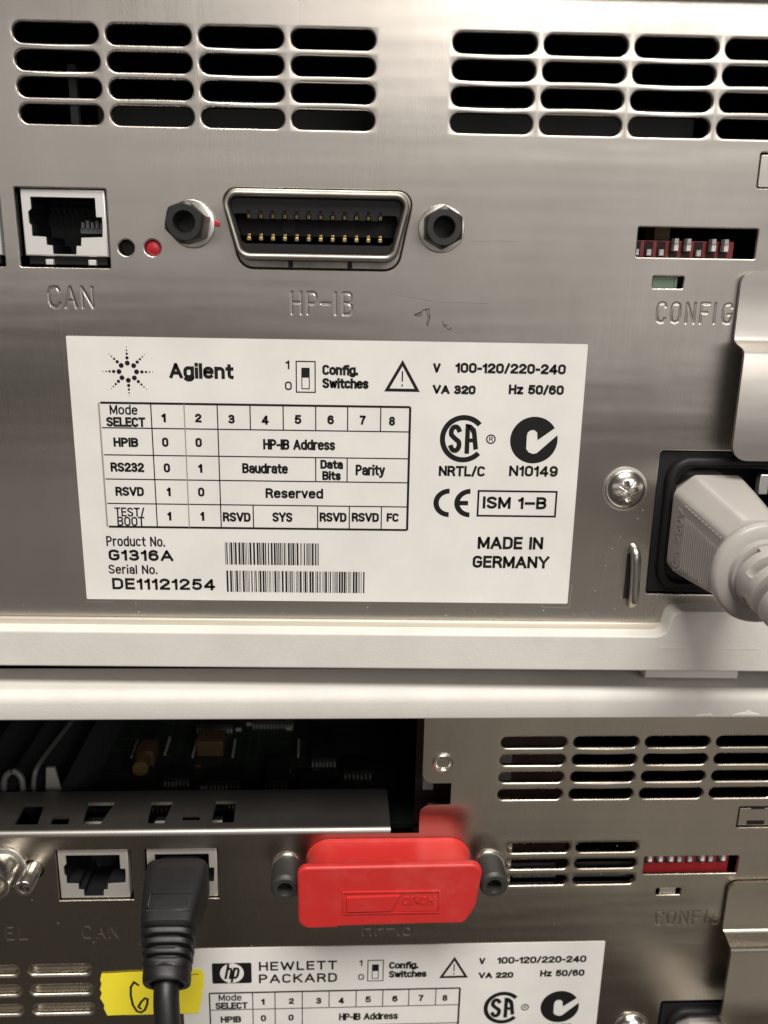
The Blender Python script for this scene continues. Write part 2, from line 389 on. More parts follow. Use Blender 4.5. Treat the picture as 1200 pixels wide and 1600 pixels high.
def line(g, a, b, wd, n):
    a, b = Vector(a), Vector(b); t = (b - a).normalized(); q = Vector((-t.y, t.x)) * wd / 2; a = a - t * wd * .4; b = b + t * wd * .4
    g.add([(*(a - q), n), (*(b - q), n), (*(b + q), n), (*(a + q), n)], [(0, 1, 2, 3)])
def frame(g, x0, z0, x1, z1, t, n):
    quad(g, x0, z0, x1, z0 + t, n); quad(g, x0, z1 - t, x1, z1, n); quad(g, x0, z0 + t, x0 + t, z1 - t, n); quad(g, x1 - t, z0 + t, x1, z1 - t, n)

# ------------------------------------------------------------------ sheet metal details
def slot_cell(g, cx, cz, hl, hh, hw, hz, e_top=0., e_bot=0., roll=.42, depth=1.1, lean_top=0., lean_bot=0.):
    """one pressed louvre slot inside its rectangular cell, lips rolled inward, bars bowed and leaning:
    the ridge of a leaning bar sits nearer the slot below (or above) it at mid length"""
    c = hl - hh; samp = []
    ac = math.atan2(hz, hw - c)
    arcs = sorted(set([0, ac / 2, ac, (ac + PI / 2) / 2, PI / 2] + [PI / 2 * k / 7 for k in range(8)]))
    for sx in (1, -1):
        rng = [-a for a in reversed(arcs)] + arcs[1:]
        for a in rng:
            q = a if sx > 0 else PI + a
            t = min((hw - c) / max(1e-9, abs(math.cos(q))), hz / max(1e-9, abs(math.sin(q))))
            samp.append((sx * c, math.cos(q), math.sin(q), t))
        nx = 11
        for k in range(1, nx):
            x = sx * c * (1 - 2 * k / nx); samp.append((x, 0, sx, hz))
    def bow(x): return max(0, 1 - (x / (c + hh * .8)) ** 2) ** 1.3
    rings = []
    for o, n, wgt in ((None, 0, 1), (1.30, 0, 1), (1., -.02, .95), (.72, -.09, .85), (.42, -.24, .7), (.18, -.46, .55), (.04, -.72, .45), (0, -.95, .35), (0, -depth - .2, .2)):
        r = []
        for x0, cq, sq, t in samp:
            up_ = sq > 0; e = e_top if up_ else e_bot; ln = lean_top if up_ else lean_bot
            d = t if o is None else hh + roll * o
            x, z = x0 + cq * d, sq * d
            bb = bow(x0 + cq * hh) * min(1, abs(sq) * 1.0)
            if o is None: z += ln * bb
            elif o > 0: z += ln * bb * min(1, o)
            r.append((cx + x, cz + z, n + e * bb * wgt))
        rings.append(r)
    g.ring(rings)

GLYPH = {  # single-stroke letters used for the stamped captions (unit box)
 'C': [[(1, .82), (.85, .97), (.5, 1), (.15, .93), (0, .7), (0, .3), (.15, .07), (.5, 0), (.85, .03), (1, .18)]],
 'A': [[(0, 0), (.5, 1), (1, 0)], [(.18, .34), (.82, .34)]],
 'N': [[(0, 0), (0, 1), (1, 0), (1, 1)]], 'H': [[(0, 0), (0, 1)], [(1, 0), (1, 1)], [(0, .52), (1, .52)]],
 'P': [[(0, 0), (0, 1), (.7, 1), (.95, .9), (1, .74), (.95, .58), (.7, .48), (0, .48)]],
 'I': [[(.5, 0), (.5, 1)]], '-': [[(0, .5), (1, .5)]],
 'B': [[(0, 0), (0, 1), (.7, 1), (.93, .9), (.93, .62), (.7, .53), (0, .53)], [(.7, .53), (.97, .42), (1, .2), (.9, .05), (.7, 0), (0, 0)]],
 'O': [[(.5, 1), (.12, .93), (0, .7), (0, .3), (.12, .07), (.5, 0), (.88, .07), (1, .3), (1, .7), (.88, .93), (.5, 1)]],
 'F': [[(0, 0), (0, 1), (1, 1)], [(0, .53), (.8, .53)]], 'E': [[(1, 0), (0, 0), (0, 1), (1, 1)], [(0, .53), (.8, .53)]],
 'L': [[(0, 1), (0, 0), (1, 0)]], 'R': [[(0, 0), (0, 1), (.7, 1), (1, .9), (1, .62), (.7, .5), (0, .5)], [(.55, .5), (1, 0)]],
 'G': [[(1, .82), (.85, .97), (.5, 1), (.15, .93), (0, .7), (0, .3), (.15, .07), (.5, 0), (.85, .03), (1, .18), (1, .45), (.6, .45)]],
}
def stamp(g, spec, z0, z1, depth=.13, wd=.25, step=.115):
    """stamped caption: a finely divided patch of the sheet pressed inward along the letters' strokes.
    spec: (letter, x0, x1) list.  Returns the rectangle cut from the sheet."""
    segs = []
    for ch, a, b in spec:
        for st in GLYPH[ch]:
            q = [(a + x * (b - a), z0 + y * (z1 - z0)) for x, y in st]
            segs += list(zip(q[:-1], q[1:]))
    X0 = min(s[1] for s in spec) - 1; X1 = max(s[2] for s in spec) + 1; Z0 = z0 - 1; Z1 = z1 + 1
    nx = int((X1 - X0) / step); nz = int((Z1 - Z0) / step); vs = []
    for j in range(nz + 1):
        for i in range(nx + 1):
            x = X0 + (X1 - X0) * i / nx; z = Z0 + (Z1 - Z0) * j / nz; best = 9.
            for (ax, az), (bx, bz) in segs:
                if x < min(ax, bx) - 1 or x > max(ax, bx) + 1: continue
                dx, dz = bx - ax, bz - az; t = max(0, min(1, ((x - ax) * dx + (z - az) * dz) / (dx * dx + dz * dz + 1e-12)))
                d = (x - ax - dx * t) ** 2 + (z - az - dz * t) ** 2
                if d < best: best = d
            vs.append((x, z, -depth * math.exp(-best / (wd * wd)) if best < 1 and 0 < i < nx and 0 < j < nz else 0))
    g.add(vs, [(j * (nx + 1) + i, j * (nx + 1) + i + 1, (j + 1) * (nx + 1) + i + 1, (j + 1) * (nx + 1) + i) for j in range(nz) for i in range(nx)])
    return rect(X0, Z0, X1, Z1)

# ------------------------------------------------------------------ shared pieces of both instruments
XL, XR = -150., 195.
def housing(t):
    g = G()
    top = [(-9, 59.6)] + [(6 - 3.2 + 3.2 * math.sin(a), 59.6 - 3.2 + 3.2 * math.cos(a)) for a in [PI / 2 * k / 8 for k in range(9)]] + \
          [(6 - .5 + .5 * math.cos(a), 52.1 - .5 * math.sin(a)) for a in [PI / 2 * k / 3 for k in range(4)]] + [(-1.2, 51.6), (-1.2, 49), (-9, 49)]
    g.extrude_x(top, XL - 6, XR + 6)
    step = [(XL - 6, -113.7), (XR + 6, -113.7), (XR + 6, -96.3), (97.4, -96.3), (96.2, -96.6), (95.3, -97.3), (94.7, -98.3), (94.3, -100), (94.0, -101.6), (93.4, -102.6), (92.3, -103.2), (91, -103.5), (XL - 6, -103.5)]
    g.prism(step, -12, 6, .5, 3)
    g.box(92.7, 119.7, -106.95, -106.7, 5.5, 6.07)
    o = part('housing', g, 'case', t, angle=50)
    for x, z in ((XL - 6, -103.5), (XR, -96.3)):
        sd = G(); sd.box(x, x + 6, z, 49, -60, 6, .5); part('side_cheek', sd, 'case', t, angle=50)
    f = G(); f.prism(rect(92.2, -120.0, 118.9, -113.6), -14, -2.4, .5, 2, cap0=True); part('foot', f, 'case', t)
    f = G(); f.prism(rect(-140, -120.0, -113, -113.6), -14, -2.4, .5, 2, cap0=True); part('foot', f, 'case', t)
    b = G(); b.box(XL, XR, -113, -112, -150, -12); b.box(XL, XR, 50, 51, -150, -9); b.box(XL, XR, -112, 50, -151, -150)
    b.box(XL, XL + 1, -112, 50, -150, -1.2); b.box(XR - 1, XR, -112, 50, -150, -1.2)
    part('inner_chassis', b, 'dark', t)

def jack(t, x0, x1, z0, z1, mt, tabs=True):
    """eight-way modular socket: metal shield with a stepped opening, sitting just behind the sheet"""
    W, H = x1 - x0, z1 - z0
    q = lambda a, b: (x0 + a * W, z0 + b * H)
    op = [q(.115, .885), q(.885, .885), q(.885, .60), q(.955, .60), q(.955, .47), q(.945, .30), q(.69, .285), q(.68, .16), q(.625, .16), q(.615, .03), q(.335, .03), q(.335, .16), q(.265, .17), q(.265, .29), q(.10, .30), q(.10, .46), q(.075, .50), q(.075, .66), q(.115, .71)]
    g = G(); g.prism(rect(x0, z0, x1, z1), -14, -.7, .35, 3, holes=[ccw(op)])
    s = part('network_socket', g, mt, t)
    b = G(); b.box(x0 + .1, x1 - .1, z0 - 2.0, z1, -16, -14.1); ol = offset(ccw(op), -.06)
    b.ring([[(x, z, -1.0) for x, z in ol], [(x, z, -14) for x, z in ol]])
    b.box(x0 + .6, x1 - .6, z0 - 1.9, z0 - .05, -12, -1.6)
    part('insert', b, 'black', s)
    c = G()
    for k in range(8):
        xx = x0 + W * (.24 + .52 * k / 7); c.tube([(xx, z0 + H * .82, -13.5), (xx, z0 + H * .74, -7), (xx, z0 + H * .5, -12)], .22, 6)
    part('contact_spring', c, 'dim', s)
    if tabs:
        for a in (.285, .80):
            f = G(); f.box(x0 + a * W - .9, x0 + a * W + .9, z0 - 2.0, z0 - .75, -2, -.5, .15); part('shield_tab', f, mt, s)
        c2 = G()
        for k in range(5): c2.box(x0 + W * .64 + k * 1.15, x0 + W * .64 + k * 1.15 + .7, z0 + H * .44, z0 + H * .53 + (k % 2) * .4, -7, -4.5)
        c2.box(x0 + W * .62, x0 + W * .93, z0 + H * .36, z0 + H * .44, -8, -5)
        part('contact_comb', c2, 'grey', s)
    return s

def standoff(t, cx, cz, rot, length, mt, hexa=True):
    g = G()
    rs = []
    R0 = 4.95 if hexa else 4.2
    seg = 60
    def rad(a, o):
        if not hexa: return R0 * o
        k = (a - rot) % (PI / 3) - PI / 6; return min(R0 * math.cos(PI / 6) / math.cos(k), R0 * .985) * o
    prof = [(1, .9), (1, length - 1.0), (1, length - .9), (None, length - .45), (.80, length), (.53, length), (.49, length - .3), (.47, length - 1.2), (.47, length - 8)]
    for o, n in prof:
        r = []
        for i in range(seg):
            a = 2 * PI * i / seg
            rr = min(rad(a, 1), R0 * .93) if o is None else (rad(a, 1) if o == 1 else R0 * o)
            r.append((cx + rr * math.cos(a), cz + rr * math.sin(a), n))
        rs.append(r)
    g.ring(rs); g.lathe(cx, cz, [(R0 * .47, length - 8), (.01, length - 8)])
    s = part('threaded_post', g, mt, t, angle=28)
    wsh = G(); wr = 5.6 if hexa else 4.75
    wsh.lathe(cx, cz, [(wr, .02), (wr, .7), (wr - .15, .95), (wr - .45, 1.05), (R0 * .75, 1.1)])
    part('washer', wsh, 'bare', s)
    return s

def dip_switch(t, ups, x0, x1, z0, z1, n, lean):
    g = G(); g.box(x0, x1, z0, z1, n - 6, n, .2); s = part('switch_block', g, 'red_dip', t)
    k = len(ups); pw = (x1 - x0 - 2.4) / k; zm = lean
    proto = None; protos = {}
    for i, u in enumerate(ups):
        cx = x0 + 1.2 + pw * (i + .5)
        if u not in protos:
            l = G(); l.prism(rect(-.6, -.8, .6, .8), -.5, 1.0 + 1.3 * u, .25, 2)
            if u: l.prism(rect(-.55, .9, .55, 2.2), -.2, 2.2, .2, 2)
            protos[u] = part('lever', l, 'white', s); protos[u].location = loc(cx, zm + (.7 if u else -.5), n)
        else: again(protos[u], s, loc(cx, zm + (.7 if u else -.5), n))
        r = G(); r.box(cx - pw * .36, cx + pw * .36, zm - 2.2, zm + 2.2, n - .2, n + .06)
        part('lever_slot', r, 'maroon', s)
    return s

def cover_tab(t, mt, zt=-8.6):
    """bent sheet tab: flat against the panel, then jogged outward over the inlet"""
    # outline in (X, s) with s measured down the sheet; the jog at s = 17..21
    def prof(z):
        # returns (N, Z) for arc position: upper flat n=1.4, jog, lower plate n=8
        return z
    secs = [(1.4, zt), (1.4, zt - 15.6), (1.7, zt - 16.6), (2.7, zt - 17.35), (6.6, zt - 18.3), (7.5, zt - 18.75), (8.0, zt - 19.8), (8.0, -50.6)]
    g = G(); top = []; x0 = 104.2; x1 = 150
    # upper rounded corner
    col = []
    for a in [PI / 2 * k / 6 for k in range(7)]: col.append((x0 + 3.2 - 3.2 * math.cos(PI / 2 - a), zt - 3.2 + 3.2 * math.sin(PI / 2 - a), 1.4))
    col = list(col)
    left = [(x, z, n) for x, z, n in col]
    left += [(x0, zt - 15.6, 1.4)] + [(x0 + (.25 if n > 2 else 0), z, n) for n, z in secs[2:]]
    for a in [PI / 2 * k / 6 for k in range(1, 7)]: left.append((x0 + .25 + 4.0 - 4.0 * math.cos(a), -50.6 - 4.0 * math.sin(a), 8.0))
    L_ = len(left); th = 1.1; vs = []
    for x, z, n in left: vs += [(x, z, n), (x1, z, n), (x, z, n - th), (x1, z, n - th)]
    fs = []
    for i in range(L_ - 1):
        a, b = 4 * i, 4 * (i + 1)
        fs += [(a, a + 1, b + 1, b), (a + 2, a + 3, b + 3, b + 2), (a, b, b + 2, a + 2), (a + 1, b + 1, b + 3, a + 3)]
    fs += [(0, 1, 3, 2), (4 * L_ - 4, 4 * L_ - 3, 4 * L_ - 1, 4 * L_ - 2)]
    g.add(vs, fs)
    return part('cover_tab', g, mt, t, angle=35)

def pan_screw(t, cx, cz, R_=5.2):
    n = 72; g = G(); vs = []; fs = []; idx = {}
    rot = math.radians(10)
    def h(r): return 3.1 * math.sqrt(max(0, 1 - (r / R_) ** 2 * .93)) + .15
    for j in range(n + 1):
        for i in range(n + 1):
            a, b = -1 + 2 * i / n, -1 + 2 * j / n
            u = a * math.sqrt(max(0, 1 - b * b / 2)); v = b * math.sqrt(max(0, 1 - a * a / 2))
            x, z = u * R_, v * R_; r = math.hypot(x, z)
            p, q = x * math.cos(rot) + z * math.sin(rot), -x * math.sin(rot) + z * math.cos(rot)
            d = max(min(abs(p), abs(q)) - .70, max(abs(p), abs(q)) - 2.8)
            d45 = max(min(abs(p + q), abs(p - q)) * .707 - .16, r - 3.1)
            k = max(0, min(1, -d / .22)); k2 = max(0, min(1, -d45 / .15)) * .12
            vs.append((cx + x, cz + z, h(r) - 2.3 * k * (1 - .25 * r / 2.75) - k2))
    fs = [(j * (n + 1) + i, j * (n + 1) + i + 1, (j + 1) * (n + 1) + i + 1, (j + 1) * (n + 1) + i) for j in range(n) for i in range(n)]
    g.add(vs, fs); g.lathe(cx, cz, [(R_, h(R_)), (R_ + .02, 0)])
    s = part('panel_screw', g, 'bare', t, angle=40)
    wsh = G(); wsh.lathe(cx, cz, [(R_ + .75, .02), (R_ + .75, .35), (R_ - .2, .45)]); part('washer', wsh, 'bare', s)
    return s

def power_inlet(t):
    g = G(); xc, zc = 108.2, -73.8
    cav = rounded(rect(94.6, -88.8, 121.5, -58.4), 5, 6)
    g.prism(rect(89.5, -93.2, 128.5, -54.2), -16, -.9, .2, 2, holes=[cav])
    ro = rounded(rect(91.3, -92.2, 125.6, -55.4), 6.5, 8); rings = []
    for o, n in ((.0, -.9), (-.1, .2), (-.5, .8), (-1.1, 1.0), (-1.9, .9), (-2.3, .4), (-2.4, -.9)): rings.append([(x, z, n) for x, z in offset(ro, o)])
    g.ring(rings); g.flat([cav], -15)
    return part('power_inlet', g, 'black', t)

# --- the rating labels -------------------------------------------------------
TXT = [("1",-8.02,-34.26,-7.05,-32.03),("0",-8.24,-39.52,-6.51,-37.33),("Config.",1.20,-36.08,10.23,-32.94),("Switches",1.20,-38.92,12.91,-36.28),("V",29.11,-34.59,31.00,-32.20),("100-120/220-240",34.75,-34.55,62.76,-31.91),("Hz 50/60",48.55,-39.74,62.63,-37.21),("NRTL/C",31.46,-61.37,43.48,-58.50),("ISM 1–B",43.37,-69.98,60.26,-66.66),("MADE IN",42.55,-81.19,60.09,-77.67),("GERMANY",41.43,-86.52,62.04,-83.07)]
TAB = [("Mode",-52.74,-46.37,-45.72,-43.88),("SELECT",-53.79,-49.49,-43.89,-47.01),("1",-39.73,-48.19,-38.63,-45.86),("2",-31.22,-48.13,-29.59,-45.83),("3",-22.76,-48.28,-21.13,-45.97),("4",-14.30,-48.45,-12.52,-46.01),("5",-5.86,-48.16,-4.16,-45.79),("6",2.48,-48.14,4.18,-45.76),("7",10.73,-48.09,12.31,-45.71),("8",18.22,-48.25,19.82,-45.87),("HPIB",-52.32,-54.71,-45.98,-52.28),("0",-39.93,-54.57,-38.29,-52.13),("0",-31.38,-54.52,-29.74,-52.11),("HP-IB Address",-14.05,-54.89,4.48,-52.15),("RS232",-53.51,-61.29,-44.88,-58.81),("0",-39.84,-61.32,-38.19,-58.88),("1",-30.93,-61.28,-29.87,-58.90),("Baudrate",-19.59,-61.26,-7.75,-58.56),("Data",0.65,-59.80,6.53,-57.42),("Bits",1.14,-62.81,5.98,-60.35),("Parity",9.80,-62.0,17.46,-58.51),("RSVD",-52.68,-67.73,-45.31,-65.28),("1",-39.34,-67.67,-38.34,-65.25),("0",-31.25,-67.66,-29.59,-65.21),("Reserved",-13.68,-67.83,1.38,-65.16),("TEST/",-53.25,-73.36,-45.46,-70.82),("BOOT",-52.71,-75.89,-45.61,-73.36),("1",-39.50,-74.29,-38.49,-71.84),("1",-30.88,-74.25,-29.87,-71.73),("RSVD",-25.03,-74.38,-17.73,-71.84),("SYS",-12.00,-74.31,-6.73,-71.69),("RSVD",0.42,-74.11,7.51,-71.58),("RSVD",8.89,-74.01,16.06,-71.54),("FC",18.09,-73.92,21.24,-71.56)]
COLS = [-55.5, -42.3, -33.9, -25.5, -17.2, -8.8, -.5, 7.65, 16.1, 23.6]
ROWS = [-43.4, -49.8, -56.85, -63.25, -69.8, -76.15]
def rating_label(t, kind):
    nb, n = .17, .20
    g = G(); g.prism(rounded(rect(-62.3, -96.6, 67.9, -26.9) if kind == 'upper' else rect(-62.0, -98.2, 68.2, -28.6), .3, 3), .0, nb, 0)
    lab = part('rating_label', g, 'label', t)
    dz = 0 if kind == 'upper' else -1.75
    a = G()
    for s_, x0, z0, x1, z1 in TXT: put_text(a, s_, x0, z0 + dz, x1, z1 + dz, n, {'1': .38, '0': .38, 'MADE IN': .74, 'GERMANY': .74, 'ISM 1–B': .72, 'NRTL/C': .62}.get(s_, .62))
    if kind == 'upper':
        put_text(a, "VA 320", 29.18, -39.90, 40.12, -37.63, n, .62); put_text(a, "N10149", 49.85, -61.12, 62.60, -58.24, n, .62)
        for s_, x0, z0, x1, z1, b in [("Product No.",-55.98,-81.53,-40.55,-78.74,.42),("G1316A",-55.63,-85.56,-38.54,-82.46,.70),("Serial No.",-55.90,-89.30,-42.95,-86.68,.42),("DE11121254",-55.22,-93.73,-27.72,-90.48,.70)]: put_text(a, s_, x0, z0, x1, z1, n, b, .27)
    else:
        put_text(a, "VA 220", 29.18, -39.90 + dz, 40.12, -37.63 + dz, n, .62); put_text(a, "N279", 52.6, -61.12 + dz, 60.4, -58.24 + dz, n, .62)
    part('printed_text', a, 'ink', lab, kind='stuff'); a = G()
    # switch pictogram
    frame(a, -5.5, -40.13 + dz, -.46, -32.11 + dz, .3, n); frame(a, -4.08, -39.23 + dz, -1.97, -33.82 + dz, .25, n); quad(a, -4.0, -36.3 + dz, -2.05, -33.9 + dz, n + .004); part('switch_symbol', a, 'ink', lab); a = G()
    frame(a, 41.88, -72.20 + dz, 62.97, -64.94 + dz, .5, n)
    part('approval_box', a, 'ink', lab)
    # warning triangle
    w_ = G(); tri = [(16.86, -39.48 + dz), (25.94, -39.48 + dz), (21.4, -31.48 + dz)]
    w_.flat([ccw(tri), offset(ccw(tri), -.78)], n); quad(w_, 21.22, -36.95 + dz, 21.58, -34.3 + dz, n); quad(w_, 21.22, -38.15 + dz, 21.58, -37.6 + dz, n)
    part('warning_triangle', w_, 'ink', lab)
    # approval marks
    c = G(); cx, cz = 37.55, -51.4 + dz
    arc = [(cx + 6.1 * math.cos(a_), cz + 6.2 * math.sin(a_)) for a_ in [math.radians(42 + 276 * k / 48) for k in range(49)]]
    arc += [(cx + 4.75 * math.cos(a_), cz + 4.85 * math.sin(a_)) for a_ in [math.radians(318 - 276 * k / 48) for k in range(49)]]
    c.flat([ccw(arc)], n)
    put_text(c, "S", cx - 3.85, cz - 3.75, cx - .45, cz + 3.75, n, 1.25)
    for p_ in ([(.4, -3.9), (1.6, -3.9), (1.6, 3.75), (.4, 3.95)], [(.4, 3.95), (1.9, 3.7), (3.1, 2.6), (3.3, 1.6), (2.1, 1.4), (1.4, 2.6)], [(2.1, 1.6), (3.3, 1.8), (3.9, -2.6), (2.7, -2.9)], [(1.5, -.9), (3.2, -.9), (3.2, .15), (1.5, .15)]): c.flat([ccw([(cx + a_, cz + b_) for a_, b_ in p_])], n + p_[0][0] * .004)
    c.flat([circle(44.65, -51.4 + dz, 1.26, 28), list(circle(44.65, -51.4 + dz, .92, 28))], n); put_text(c, "R", 44.2, -52.0 + dz, 45.15, -50.8 + dz, n, .2)
    part('approval_mark', c, 'ink', lab)
    k_ = G(); cx, cz = 55.8, -51.5 + dz; f = lambda X, Y: (cx + (X - 800) * .0526, cz - (Y - 528) * .0532)
    pts = [f(800 + 117 * math.cos(a_), 528 - 115 * math.sin(a_)) for a_ in [math.radians(32 + 341 * q / 60) for q in range(61)]]
    pts += [f(*p) for p in ((852, 560), (818, 592), (800, 596), (778, 588), (765, 572), (764, 508), (768, 490), (782, 479), (800, 478), (814, 490), (818, 528))]
    k_.flat([ccw(pts)], n); part('approval_mark', k_, 'ink', lab)
    e = G()
    for ccx, bar in ((34.5, 0), (40.0, 1)):
        zz = -68.55 + dz
        p = [(ccx + 4.15 * math.cos(a_), zz + 3.86 * math.sin(a_)) for a_ in [math.radians(90 + 180 * q / 32) for q in range(33)]]
        p += [(ccx + 2.75 * math.cos(a_), zz + 2.55 * math.sin(a_)) for a_ in [math.radians(270 - 180 * q / 32) for q in range(33)]]
        e.flat([ccw(p)], n)
        if bar: quad(e, ccx - 2.9, zz - .6, ccx - .5, zz + .6, n + .003)
    part('approval_mark', e, 'ink', lab)
    # mode table
    tb = G(); fd = G(); fd2 = G(); ox = 0 if kind == 'upper' else 1.55
    for s_, x0, z0, x1, z1 in TAB: put_text(tb, s_, x0 + ox * (x0 < -20) , z0 + dz, x1 + ox * (x0 < -20), z1 + dz, n, .40 if s_ in ('Mode', 'TEST/', 'BOOT') else .57)
    cl = [c_ + (ox if i < 2 else 0) for i, c_ in enumerate(COLS)]
    for i, z in enumerate(ROWS): quad(tb, cl[0] + (.5 if kind == 'upper' else 0), z + dz - (.28 if i in (0, 5) else .15), cl[-1], z + dz + (.28 if i in (0, 5) else .15), n + .004)
    def v(x, r0, r1, wd=.3, gg=None): quad(gg or tb, x - wd / 2, ROWS[r1] + dz, x + wd / 2, ROWS[r0] + dz, n + .008)
    v(cl[0] + (.1 if kind == 'upper' else 0), 0, 5, .45, fd if kind == 'upper' else None); v(cl[1], 0, 5); v(cl[2], 0, 5, .3, fd2 if kind == 'upper' else None); v(cl[3], 0, 5); v(cl[9], 0, 5, .6)
    for q in (4, 5, 6, 7, 8): v(cl[q], 0, 1)
    for q in (6, 7): v(cl[q] - .05, 2, 3)
    v(cl[4] + .2, 4, 5); v(cl[6] + .4, 4, 5); v(cl[7] + .6, 4, 5); v(cl[8] + .6, 4, 5)
    part('printed_table', tb, 'ink', lab)
    if kind == 'upper':
        part('faded_print', fd, 'fade', lab); part('faded_print', fd2, 'fade', lab)
        lg = G()
        for q in range(8):
            a_ = PI / 4 * q
            for r, d in ((2.15, .62), (3.45, .42), (4.45, .30), (5.3, .20), (6.1, .12)):
                lg.flat([circle(-47.55 + r * math.cos(a_) * 1.02, -35.5 + r * math.sin(a_), d, 16)], n)
        put_text(lg, "Agilent", -37.20, -37.74, -21.10, -33.03, n, .86, .25); part('maker_mark', lg, 'ink', lab)
        for x0, x1, z0, z1, sd in ((-24.73, .16, -86.34, -80.14, 3), (-24.58, 12.46, -94.12, -88.05, 11)):
            bc = G(); rr = random.Random(sd); x = x0
            while x < x1:
                wd = rr.choice((.16, .16, .32, .5)); quad(bc, x, z0, min(x + wd, x1), z1, n); x += wd + rr.choice((.18, .18, .3, .45))
            quad(bc, x1 - .2, z0, x1, z1, n + .003); part('barcode', bc, 'ink', lab)
    else:
        lg = G(); X0, Z0, X1, Z1 = -52.9, -41.56, -40.91, -33.98; cx, cz = (X0 + X1) / 2, (Z0 + Z1) / 2
        lg.flat([rounded(rect(X0, Z0, X1, Z1), .5, 3), circle(cx, cz, 3.62, 40)], n)
        put_text(lg, "hp", cx - 2.3, cz - 3.4, cx + 2.4, cz + 3.4, n, .75, .24, .28)
        put_text(lg, "HEWLETT", -38.68, -37.09, -14.84, -33.77, n, .62, .3); put_text(lg, "PACKARD", -38.75, -41.76, -14.80, -38.41, n, .62, .3)
        part('maker_mark', lg, 'ink', lab)
        wt = G(); wt.add([(cx + .1, cz + 3.3, n + .004), (cx + .55, cz + 3.3, n + .004), (cx + .75, Z1, n + .004), (cx + .3, Z1, n + .004)], [(0, 1, 2, 3)])
        wt.add([(cx - 1.35, Z0, n + .004), (cx - .9, Z0, n + .004), (cx - .7, cz - 3.3, n + .004), (cx - 1.15, cz - 3.3, n + .004)], [(0, 1, 2, 3)])
        part('maker_mark_gap', wt, 'label', lab)
    return lab

# ================================================================== UPPER INSTRUMENT
up = thing('lab_instrument', 'upper lab instrument with bright brushed steel back and open black ribbon connector', 'instrument', UPPER, group='stacked lab instruments')
housing(up)
g = G(); cuts = []
PX, PZ = 21.05, 5.68
ROWZ = [40.85 - PZ * k for k in range(4)]
LEAN_L = [[-.42, -.46, -.05], [-.05, .02, .20], [-.44, -.42, -.40], [.05, .22, .28]]     # how each bar between two slot rows leans
LEAN_R = [[-.40, -.42, -.40], [-.05, .26, .30], [-.42, -.46, -.44], [.10, .28, .32]]
for x0, ln in ((-59.3, LEAN_L), (41.0, LEAN_R)):
    for i in range(4):
        for j in range(4):
            lt = ln[i][j - 1] if j > 0 else 0; lb = ln[i][j] if j < 3 else 0
            slot_cell(g, x0 + PX * i, ROWZ[j], 9.55, 2.06, PX / 2, PZ / 2, -lt * .5, -lb * .5, roll=.41, lean_top=lt * .72, lean_bot=lb * .72)
    cuts.append(rect(x0 - PX / 2, ROWZ[3] - PZ / 2, x0 + 3.5 * PX, ROWZ[0] + PZ / 2))
cuts.append(g.hole(rounded(rect(-71.9, -10.6, -50.2, 7.6), .4, 3)))
cuts.append(g.hole(rounded(rect(-97.5, -10.6, -75.5, 7.6), .4, 3)))
cuts.append(g.hole(circle(-46.15, -5.75, 1.85), r=.4)); cuts.append(g.hole(circle(-39.8, -5.65, 1.9), r=.4))
cuts.append(g.hole(rounded(rect(78.05, -5.65, 107.4, 1.35), .4, 3), r=.35)); cuts.append(g.hole(rounded(rect(82.85, -12.95, 90.35, -10.1), .3, 3), r=.35))
cuts.append(g.hole(rounded(rect(105.7, 10.7, 128, 18.7), .5, 3), r=.3, depth=.6))
cuts.append(g.hole(rounded(rect(89.2, -93.5, 129, -53.9), .8, 4), r=.4))
FL = rounded([(-23.4, 8.6), (23.6, 8.6), (19.6, -10.0), (-18.6, -10.0)], [3.4, 3.4, 4, 4], 7)   # ribbon connector cut-out
cuts.append(g.hole(FL, r=.3))
cuts.append(stamp(g, [('C', -65.7, -63.2), ('A', -61.7, -59.2), ('N', -57.6, -55.1)], -20.0, -15.2))
cuts.append(stamp(g, [('H', -6.3, -4.0), ('P', -2.4, -.3), ('-', 1.0, 3.0), ('I', 4.0, 5.0), ('B', 6.4, 8.4)], -20.6, -15.5))
cuts.append(stamp(g, [('C', 84.6, 86.6), ('O', 88.2, 90.3), ('N', 92.0, 94.0), ('F', 95.6, 97.5), ('I', 98.6, 99.6), ('G', 101.2, 103.3)], -21.2, -16.5))
outer = rect(XL, -103.8, XR, 50.5)
g.flat([outer] + cuts, 0.)
panel = part('rear_panel', g, 'steel', up, angle=45)
lip = G(); lip.extrude_x([(.15, -101.75), (.9, -101.85), (1.1, -102.1), (1.1, -103.45), (.15, -103.45)], XL, 93.4); part('bottom_flange', lip, 'flange', up)

# network sockets and indicators
jack(up, -70.75, -50.75, -7.95, 7.35, 'tinw'); jack(up, -96.4, -76.4, -7.95, 7.35, 'tinw')
g = G(); g.lathe(-39.8, -5.65, [(1.8, -2), (1.8, -.9), (1.3, -.55), (.01, -.45)]); part('red_indicator', g, 'red_lamp', up)
g = G(); g.lathe(-46.15, -5.75, [(1.8, -4), (1.7, -2.2), (.01, -2.1)]); part('dark_indicator', g, 'black', up)
g = G(); g.box(83.0, 89.0, -12.9, -10.2, -3, -.8, .15); g.box(88.4, 89.0, -12.7, -10.4, -2, -.6); part('green_indicator', g, 'green', up)
g = G(); g.box(82, 91, -14, -9, -6, -3.2); part('indicator_backing', g, 'black', up)
g = G(); g.prism(rounded(rect(105.9, 10.9, 128, 18.25), .4, 3), -1.5, -.12, .15, 2); part('blanking_plate', g, 'tab', up)
dip_switch(up, [0, 0, 0, 1, 1, 0, 1, 1], 76.6, 104.0, -9.4, -1.5, -5.2, -3.9)
g = G(); g.box(86.5, 90.5, -1.0, 3, -22, -14); part('yellow_component', g, 'amber', up)

